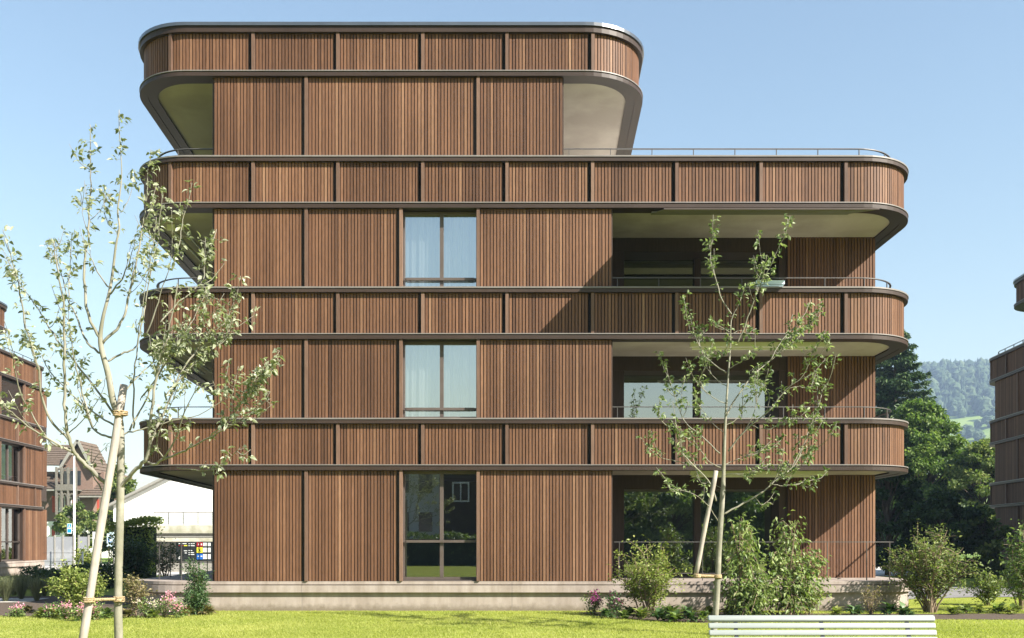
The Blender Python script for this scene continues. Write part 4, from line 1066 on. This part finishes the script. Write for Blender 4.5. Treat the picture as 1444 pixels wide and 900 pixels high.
m = MB(); m.box(xx(252), xx(258), -.0145, -.002, zz(770), zz(769)); m.build('red_line', M['signred'], root)
m = MB(); m.box(xx(259.5), xx(264), -.0125, -.002, zz(770.2), zz(768.8)); m.build('yellow_line', M['signyellow'], root)
# white notice boards behind the stake
D = 47; p = at(130, 765, D); s = D/F; zz = lambda py: CAMZ+(HOR-py)*s; xx = lambda px: (px-130)*s
root = empty('notice_board', (p.x, p.y, 0), 'white notice board with grey print left of the leaning stake', 'sign')
m = MB(); m.box(xx(130.5), xx(143), 0, .05, zz(774), zz(750)); m.build('panel', M['signwhite'], root)
m = MB()
for (a, c, y) in ((132, 136, 761), (132.5, 137, 763.2), (132, 135.5, 765.8), (133, 137.5, 768.2), (132.2, 136, 770.6)): m.box(xx(a), xx(c), -.008, -.002, zz(y+1), zz(y))
m.build('lettering', M['greypaint'], root)
m = MB(); m.box(xx(133), xx(134), .052, .1, 0, zz(752)); m.box(xx(141), xx(142), .052, .1, 0, zz(752)); m.build('post', M['steel'], root)
root = empty('notice_board', (p.x+xx(147), p.y+.3, 0), 'pale blue notice board between the stake and the apple trunk', 'sign')
m = MB(); m.box(0, xx(140), 0, .05, zz(771), zz(750.5)); m.build('panel', M['signpale'], root)
m = MB()
ccx = xx(137)+.0
for i in range(9):
    a = .8+i*.55; m.bar((ccx-.08+.09*math.cos(a), -.006, zz(761)+.14*math.sin(a)), (ccx-.08+.09*math.cos(a+.55), -.006, zz(761)+.14*math.sin(a+.55)), .006, .03)
m.build('emblem', M['signblue'], root)
m = MB(); m.box(.05, .09, .052, .1, 0, zz(752)); m.box(xx(138), xx(139), .052, .1, 0, zz(752)); m.build('post', M['steel'], root)
# street lamp with pedestrian sign
D = 66; p = at(104.6, 765, D)
root = empty('street_lamp', (p.x, p.y, 0), 'slim white lamp post with a small lamp head in front of the chalet', 'lamp post')
zt = CAMZ+(HOR-642)/F*D
m = MB(); m.tube([(0, 0, 0), (0, 0, 2), (0, 0, zt)], [.085, .075, .05], 10); m.build('pole', M['whitepaint'], root, True)
m = MB(); m.obox((0, -.25, zt+.03), (.1, 0, 0), (0, .32, 0), (0, 0, .04)); m.build('lamp_head', M['greypaint'], root)
s = D/F; zz = lambda py: CAMZ+(HOR-py)*s
root = empty('pedestrian_sign', (p.x-5.6*s, p.y-.12, zz(752.5)), 'blue and white pedestrian crossing sign on the lamp post', 'road sign')
h = 14*s; w = 3.3*s
m = MB(); m.box(-w, w, 0, .02, 0, h); m.box(-.02, w+2.3*s, .025, .05, h*.3, h*.34); m.build('plate', M['signwhite'], root)
m = MB(); m.box(-w*.82, w*.82, -.006, -.002, h*.56, h*.95); f = m.build('blue_field', M['roadblue'], root)
m = MB(); m.add([(-w*.5, -.01, h*.6), (w*.5, -.01, h*.6), (0, -.01, h*.9)], [(0, 1, 2)]); m.build('triangle', M['signwhite'], f)
m = MB(); m.bar((0, -.013, h*.8), (0, -.013, h*.7), .004, w*.16); m.bar((0, -.013, h*.7), (-w*.2, -.013, h*.61), .004, w*.12); m.bar((0, -.016, h*.7), (w*.2, -.016, h*.61), .004, w*.12); m.build('walking_figure', M['signdark'], f)
m = MB(); m.box(-w*.82, w*.82, -.006, -.002, h*.08, h*.46); m.build('lower_field', M['roadblue'], root)
# windbreak fence along the street
D = 58; p0 = at(60, 765, D)
root = empty('windbreak_fence', (p0.x, p0.y, 0), 'grey translucent windbreak fence along the street at left', 'fence')
s = D/F; zt = CAMZ+(HOR-757)*s
for (a, c) in ((62, 76.5), (78.5, 88), (90, 103.5), (112, 124)):
    m = MB(); m.box((a-60)*s, (c-60)*s, -.008, .008, .15, zt); m.build('panel', M['meshfence'], root)
for a in (62, 77.5, 89, 104, 111, 125):
    m = MB(); m.box((a-60)*s-.04, (a-60)*s+.04, -.04, .04, 0, zt+.1); m.build('post', M['greypaint'], root)
D = 44; p0 = at(62, 765, D); s = D/F
root = empty('garden_fence', (p0.x, p0.y, 0), 'low wire fence with white posts and a slanted brace behind the left shrubs', 'fence')
zt = CAMZ+(HOR-778)*s
for a in (71.5, 116.5):
    m = MB(); m.tube([((a-62)*s, 0, 0), ((a-62)*s, 0, zt)], .035, 8); m.build('post', M['whitepaint'], root, True)
m = MB(); m.bar(((103-62)*s, 0, 0.1), ((116-62)*s, 0, zt-.12), .04, .04); m.build('brace', M['whitepaint'], root)
m = MB()
for q in (.3, .6, .95): m.tube([(0, -.04, zt*q), ((140-62)*s, -.04, zt*q)], .008, 4)
m.build('wire', M['steel'], root)

# chalet
D = 100; p = at(105, 765, D); s = D/F
root = empty('chalet', (p.x, p.y, 0), 'old Swiss house with brown tile roofs, arched gallery and red shutters at the left', 'house')
X_ = lambda px: (px-105)*s; Z_ = lambda py: CAMZ+(HOR-py)*s
m = MB(); m.box(X_(40), X_(141), 1.2, 9, -.1, Z_(735)); m.build('ground_floor_wall', M['plaster'], root)
m = MB(); m.box(X_(40), X_(139), 1.3, 8.9, Z_(735)+.002, Z_(664)); m.box(X_(88), X_(130), .2, 1.3, Z_(735)+.004, Z_(661))
m.add([(X_(88), .2, Z_(661)), (X_(131), .2, Z_(661)), (X_(111), .2, Z_(626)), (X_(88), 4, Z_(661)), (X_(131), 4, Z_(661)), (X_(111), 4, Z_(626))], [(0, 1, 2), (5, 4, 3), (0, 3, 4, 1)])
m.build('upper_wall', M['shingle'], root)
def slope_tiles(a, b, c, d, courses):
    """tiled plane: a-b eave, d-c ridge, with stepped tile courses"""
    mb = MB(); a, b, c, d = map(Vector, (a, b, c, d)); nrm = (b-a).cross(d-a).normalized()
    if nrm.z < 0: nrm = -nrm
    for i in range(courses):
        t0, t1 = i/courses, (i+1)/courses+.01
        q = [a.lerp(d, t0), b.lerp(c, t0), b.lerp(c, t1), a.lerp(d, t1)]
        hi = [q[0]+nrm*.13, q[1]+nrm*.13, q[2]+nrm*.05, q[3]+nrm*.05]
        mb.add(q+hi, MB.BF, random.random())
    return mb
rf = slope_tiles((X_(30), .1, Z_(656)), (X_(93), .1, Z_(657)), (X_(108), 4.5, Z_(622)), (X_(30), 4.5, Z_(622)), 11)
rf.v += []; ro = rf.build('roof', M['tile'], root)
m = slope_tiles((X_(86), -.3, Z_(662)), (X_(86), 4.2, Z_(662)), (X_(111), 4.2, Z_(622)), (X_(111), -.3, Z_(622)), 9); m.build('gable_roof', M['tile'], root)
m = slope_tiles((X_(134), 4.2, Z_(667)), (X_(134), -.3, Z_(667)), (X_(111), -.3, Z_(622)), (X_(111), 4.2, Z_(622)), 9); m.build('gable_roof', M['tile'], root)
m = slope_tiles((X_(30), -1.0, Z_(691)), (X_(91), -1.0, Z_(691)), (X_(84), 1.5, Z_(667)), (X_(30), 1.5, Z_(667)), 9); m.build('lean_to_roof', M['tile'], root)
m = slope_tiles((X_(117), -.9, Z_(700)), (X_(152), -.9, Z_(700)), (X_(136), 3.5, Z_(665)), (X_(114), 3.5, Z_(665)), 10); m.build('side_roof', M['tile'], root)
m = MB()
for (a, c) in (((X_(111), -.34, Z_(621)), (X_(86), -.34, Z_(661.5))), ((X_(111), -.34, Z_(621)), (X_(134.5), -.34, Z_(667)))): m.bar(a, c, .05, .28)
m.box(X_(30), X_(92), -1.08, -1.0, Z_(693), Z_(691)); m.box(X_(117), X_(152), -.98, -.9, Z_(702), Z_(700)); m.build('bargeboard', M['greypaint'], root)
m = MB(); m.box(X_(124), X_(140), 1.25, 1.298, Z_(733), Z_(702)); m.build('side_wall', M['shingle'], root)
def house_window(px0, px1, py0, py1, y, shut=0):
    m = MB(); m.box(X_(px0), X_(px1), y-.06, y-.002, Z_(py1), Z_(py0)); w = m.build('window', M['whitepaint'], root)
    m = MB(); cxm = (px0+px1)/2; mg = (px1-px0)*.14
    for (a, c) in ((px0+mg, cxm-mg*.35), (cxm+mg*.35, px1-mg)):
        m.box(X_(a), X_(c), y-.075, y-.062, Z_(py1)+.12, Z_(py0)-.12)
    m.build('pane', M['darkpane'], w)
    if shut & 1: mm = MB(); mm.box(X_(px0-5), X_(px0)-.04, y-.1, y-.03, Z_(py1), Z_(py0)); mm.build('shutter', M['shutter'], root)
    if shut & 2: mm = MB(); mm.box(X_(px1)+.04, X_(px1+5), y-.1, y-.03, Z_(py1), Z_(py0)); mm.build('shutter', M['shutter'], root)
house_window(83, 91, 700, 722, .2-.02, 0); house_window(94, 100, 701, 720, .18); house_window(106, 111, 702, 720, .18)
house_window(71, 77, 699, 722, 1.28, 1); house_window(119, 128, 704, 726, 1.23, 3); house_window(71, 78, 741, 756, 1.18, 1); house_window(119, 127, 744, 757, 1.18, 2); house_window(76, 88, 664, 678, 1.28)
# galleries in front of the gable
for (y0, y1) in ((684, 691), (726, 733)):
    m = MB(); m.box(X_(86), X_(115), -1.2, -1.12, Z_(y1), Z_(y0)); m.box(X_(86), X_(115), -1.2, .2, Z_(y1)-.12, Z_(y1)-.002)
    m.build('balcony', M['greywood'], root)
m = MB()
for px in (86.6, 94, 103, 114):
    m.box(X_(px)-.09, X_(px)+.09, -1.19, -1.02, Z_(726), Z_(660))
for px in (86.6, 94, 103):
    q = 114 if px == 103 else (94 if px < 90 else 103)
    for (yt) in (664, 699):
        n = 8
        for i in range(n):
            t0, t1 = PI*i/n, PI*(i+1)/n; c = (X_(px)+X_(q))/2; r = (X_(q)-X_(px))/2-.06
            m.bar((c+r*math.cos(t0), -1.1, Z_(yt+5)+.5*math.sin(t0)), (c+r*math.cos(t1), -1.1, Z_(yt+5)+.5*math.sin(t1)), .12, .16)
m.build('gallery_arches', M['greywood'], root)
m = MB(); m.box(X_(89), X_(113), .14, .196, Z_(684), Z_(664)); m.build('gallery_opening', M['darkpane'], root)

# ------------------------------------------------------------------ what the windows mirror: behind the camera
D = 30
root = empty('white_house', (-10.2, -52, 0), 'white rendered house with dark windows, mirrored in the glazed door', 'house')
m = MB(); m.box(-8, 4.6, -6, 0, 0, 8.2); m.build('wall', M['plaster'], root)
m = MB(); m.box(-7, 3.0, -5.5, -1.2, 8.21, 9.4); m.build('set_back_storey', M['plaster'], root)
for fz in (2.4, 5.4):
    for x in (-6, -3.2, -.4, 1.2, 3.0):
        m = MB(); m.box(x, x+1.05, .002, .05, fz, fz+1.5); m.build('window', M['darkpane'], root)
root = empty('dark_house', (-2.3, -50, 0), 'dark timber house with white framed windows, mirrored in the glazed door', 'house')
m = MB(); m.box(-3.0, 3.8, -7, 0, 0, 8.5); m.build('wall', M['housewood'], root)
m = MB(); m.add([(-3.4, .5, 8.3), (4.2, .5, 8.3), (.4, .5, 10.6), (-3.4, -7.4, 8.3), (4.2, -7.4, 8.3), (.4, -7.4, 10.6)], [(0, 1, 2), (5, 4, 3), (0, 3, 4, 1), (1, 4, 5, 2), (2, 5, 3, 0)]); m.build('roof', M['tile'], root)
for x, z in ((.2, 4.6), (.2, 1.9), (-2.2, 4.6)):
    m = MB(); m.box(x, x+1.3, .002, .06, z, z+1.5); w = m.build('window', M['whitepaint'], root)
    m = MB(); m.box(x+.12, x+.6, .062, .07, z+.12, z+1.38); m.box(x+.7, x+1.18, .062, .07, z+.12, z+1.38); m.build('pane', M['darkpane'], w)
for i, (x, y, h, w) in enumerate([(3, -49, 7.2, 3.2), (7.5, -46, 7.8, 3.6), (12.5, -48, 8.0, 4), (18, -47, 7.5, 3.6), (-10, -44, 3.2, 1.6)]):
    b = Vector((x, y)); Dd = 40.0
    lab2 = ['leafy tree beside the dark timber house across the lawn', 'leafy tree mirrored in the left pane of the big ground floor window', 'leafy tree mirrored in the right pane of the big ground floor window', 'last leafy tree to the right across the lawn', 'small bushy tree in front of the white house']
    t = big_tree(lab2[i], CX, HOR, HOR-(h-CAMZ)/Dd*F, w/Dd*F, Dd, 'treeleaf' if i % 2 else 'midleaf', 130, 110, .36, 'trees across the lawn', bare=.05)
    t.location = (x, y, 0)
hedge('tall dense hedge behind the trees across the lawn', -1, 24, -53, 2, 6.4, 'darkleaf', 5000, .4)
hedge('long hedge across the lawn, mirrored in the ground floor glass', -9, 16, -43, 1.6, 2.1, 'midleaf', 7000, .22)

# ------------------------------------------------------------------ far hill: forest, meadow trees
def lump(ctr, r, h, con, nz=6, na=9):
    V, Fc = [], []
    for i in range(nz):
        t = i/(nz-1); z = h*t
        prof = (1-t)**.9 if con else math.sin(PI*min(1, t*.8+.2))**.55*(1 if t < .99 else .3)
        for j in range(na):
            a = 2*PI*j/na+i*.4; q = r*prof*random.uniform(.7, 1.25); V.append((ctr[0]+math.cos(a)*q, ctr[1]+math.sin(a)*q, ctr[2]+z+random.uniform(-.06, .06)*h*(1-t)))
    for i in range(nz-1):
        for j in range(na):
            Fc.append((i*na+j, i*na+(j+1) % na, (i+1)*na+(j+1) % na, (i+1)*na+j))
    Fc.append(tuple((nz-1)*na+j for j in range(na)))
    return V, Fc
V, Fc, T = [], [], []
for i in range(2600):
    x = random.uniform(400, 900); y = random.uniform(1090, 1560)
    if y < 1150+20*math.sin(x*.02)-(x-560)*.2: continue
    con = random.random() < .6; h = random.uniform(13, 24); r = h*(.2 if con else .33)*random.uniform(.85, 1.2)
    v, f = lump((x, y, float(hill_h(x, y))-1), r, h, con); b = len(V); V += v; Fc += [tuple(b+q for q in ff) for ff in f]; T += [min(1, max(0, random.gauss(.3 if con else .62, .2)))]*len(v)
o = link_mesh('forest', V, Fc, M['farleaf'], None, T); tag(o, 'hazy blue green forest covering the far hilltop', 'forest', None, 'stuff')
mt = [(1344, 586, 1105, 11), (1364, 594, 1060, 17), (1380, 600, 1035, 14), (1393, 585, 1090, 16), (1357, 604, 1010, 14), (1399, 572, 1130, 16), (1352, 584, 1075, 10), (1333, 606, 1030, 13)]
lb3 = ['round meadow tree nearest the forest edge on the left', 'broad dark tree in the middle of the far meadow', 'single pale tree low on the far meadow', 'tree on the far meadow touching the right hand block', 'pale bushy tree at the lower left of the far meadow',
       'tree high on the far meadow at its right end', 'small tree between forest edge and meadow centre', 'tree just above the nearer broadleaf crowns on the far meadow']
for (px, py, D, h), l3 in zip(mt, lb3):
    p = at(px, py, D); z = float(hill_h(p.x, p.y))
    root = empty('meadow_tree', (p.x, p.y, z), l3, 'tree', 'trees on the far meadow')
    m = MB(); m.tube([(0, 0, -1), (0, 0, h*.4)], .5, 6); m.build('trunk', M['bark_dark'], root)
    V, Fc, T = [], [], []
    for q in range(7):
        v, f = lump((random.gauss(0, h*.22), random.gauss(0, h*.22), h*random.uniform(.1, .4)), h*.28, h*.6, False); b = len(V); V += v; Fc += [tuple(b+i for i in ff) for ff in f]; T += [random.uniform(.5, 1)]*len(v)
    link_mesh('crown', V, Fc, M['farleaf'], root, T)

# ------------------------------------------------------------------ air
m = MB(); m.box(-1700, 1900, -150, 2250, -1.2, 330); hz = m.build('haze', None) if False else None
mh = bpy.data.materials.new('haze_air'); mh.use_nodes = True; nt = mh.node_tree; nt.nodes.clear()
pv = nt.nodes.new('ShaderNodeVolumePrincipled'); pv.inputs['Color'].default_value = (.52, .70, 1, 1); pv.inputs['Density'].default_value = .00025; pv.inputs['Anisotropy'].default_value = .0
oo = nt.nodes.new('ShaderNodeOutputMaterial'); L(nt, pv.outputs[0], oo.inputs['Volume'])
hz = m.build('haze', mh); tag(hz, 'thin blue summer haze over the valley', 'haze', None, 'stuff')

# ------------------------------------------------------------------ light, sky, camera
AZ, EL = R(57), R(36)
sun_dir = Vector((math.sin(AZ)*math.cos(EL), -math.cos(AZ)*math.cos(EL), math.sin(EL)))
ld = bpy.data.lights.new('sun', 'SUN'); ld.energy = 5.0; ld.angle = R(.5); ld.color = (1, .94, .84)
lo = bpy.data.objects.new('sun', ld); COL.objects.link(lo); lo.rotation_euler = sun_dir.to_track_quat('Z', 'Y').to_euler(); lo.location = (30, -30, 40)
w = bpy.data.worlds.new('World'); SC.world = w; w.use_nodes = True; nt = w.node_tree; nt.nodes.clear()
sky = nt.nodes.new('ShaderNodeTexSky'); sky.sky_type = 'NISHITA'; sky.sun_disc = False; sky.sun_elevation = EL
sky.sun_rotation = math.atan2(sun_dir.x, sun_dir.y); sky.air_density = 1.8; sky.dust_density = 1.5; sky.ozone_density = 2.4; sky.altitude = 400
bg = nt.nodes.new('ShaderNodeBackground'); bg.inputs['Strength'].default_value = .062
ow = nt.nodes.new('ShaderNodeOutputWorld'); L(nt, sky.outputs[0], bg.inputs[0]); L(nt, bg.outputs[0], ow.inputs[0])
cd = bpy.data.cameras.new('camera'); co = bpy.data.objects.new('camera', cd); COL.objects.link(co)
co.location = (0, CAMY, CAMZ); co.rotation_euler = (R(90), 0, 0); cd.sensor_width = 36; cd.lens = 36*F/1444
cd.shift_y = (HOR-450)/1444; cd.clip_end = 6000; cd.clip_start = .1
SC.camera = co
SC.view_settings.view_transform = 'Standard'; SC.view_settings.look = 'None'; SC.view_settings.gamma = 1; SC.view_settings.exposure = 1.62
SC.view_settings.use_curve_mapping = False
SC.render.engine = 'CYCLES'
SC.cycles.max_bounces = 8; SC.cycles.transparent_max_bounces = 12; SC.cycles.diffuse_bounces = 4; SC.cycles.volume_bounces = 0
SC.cycles.use_denoising = True
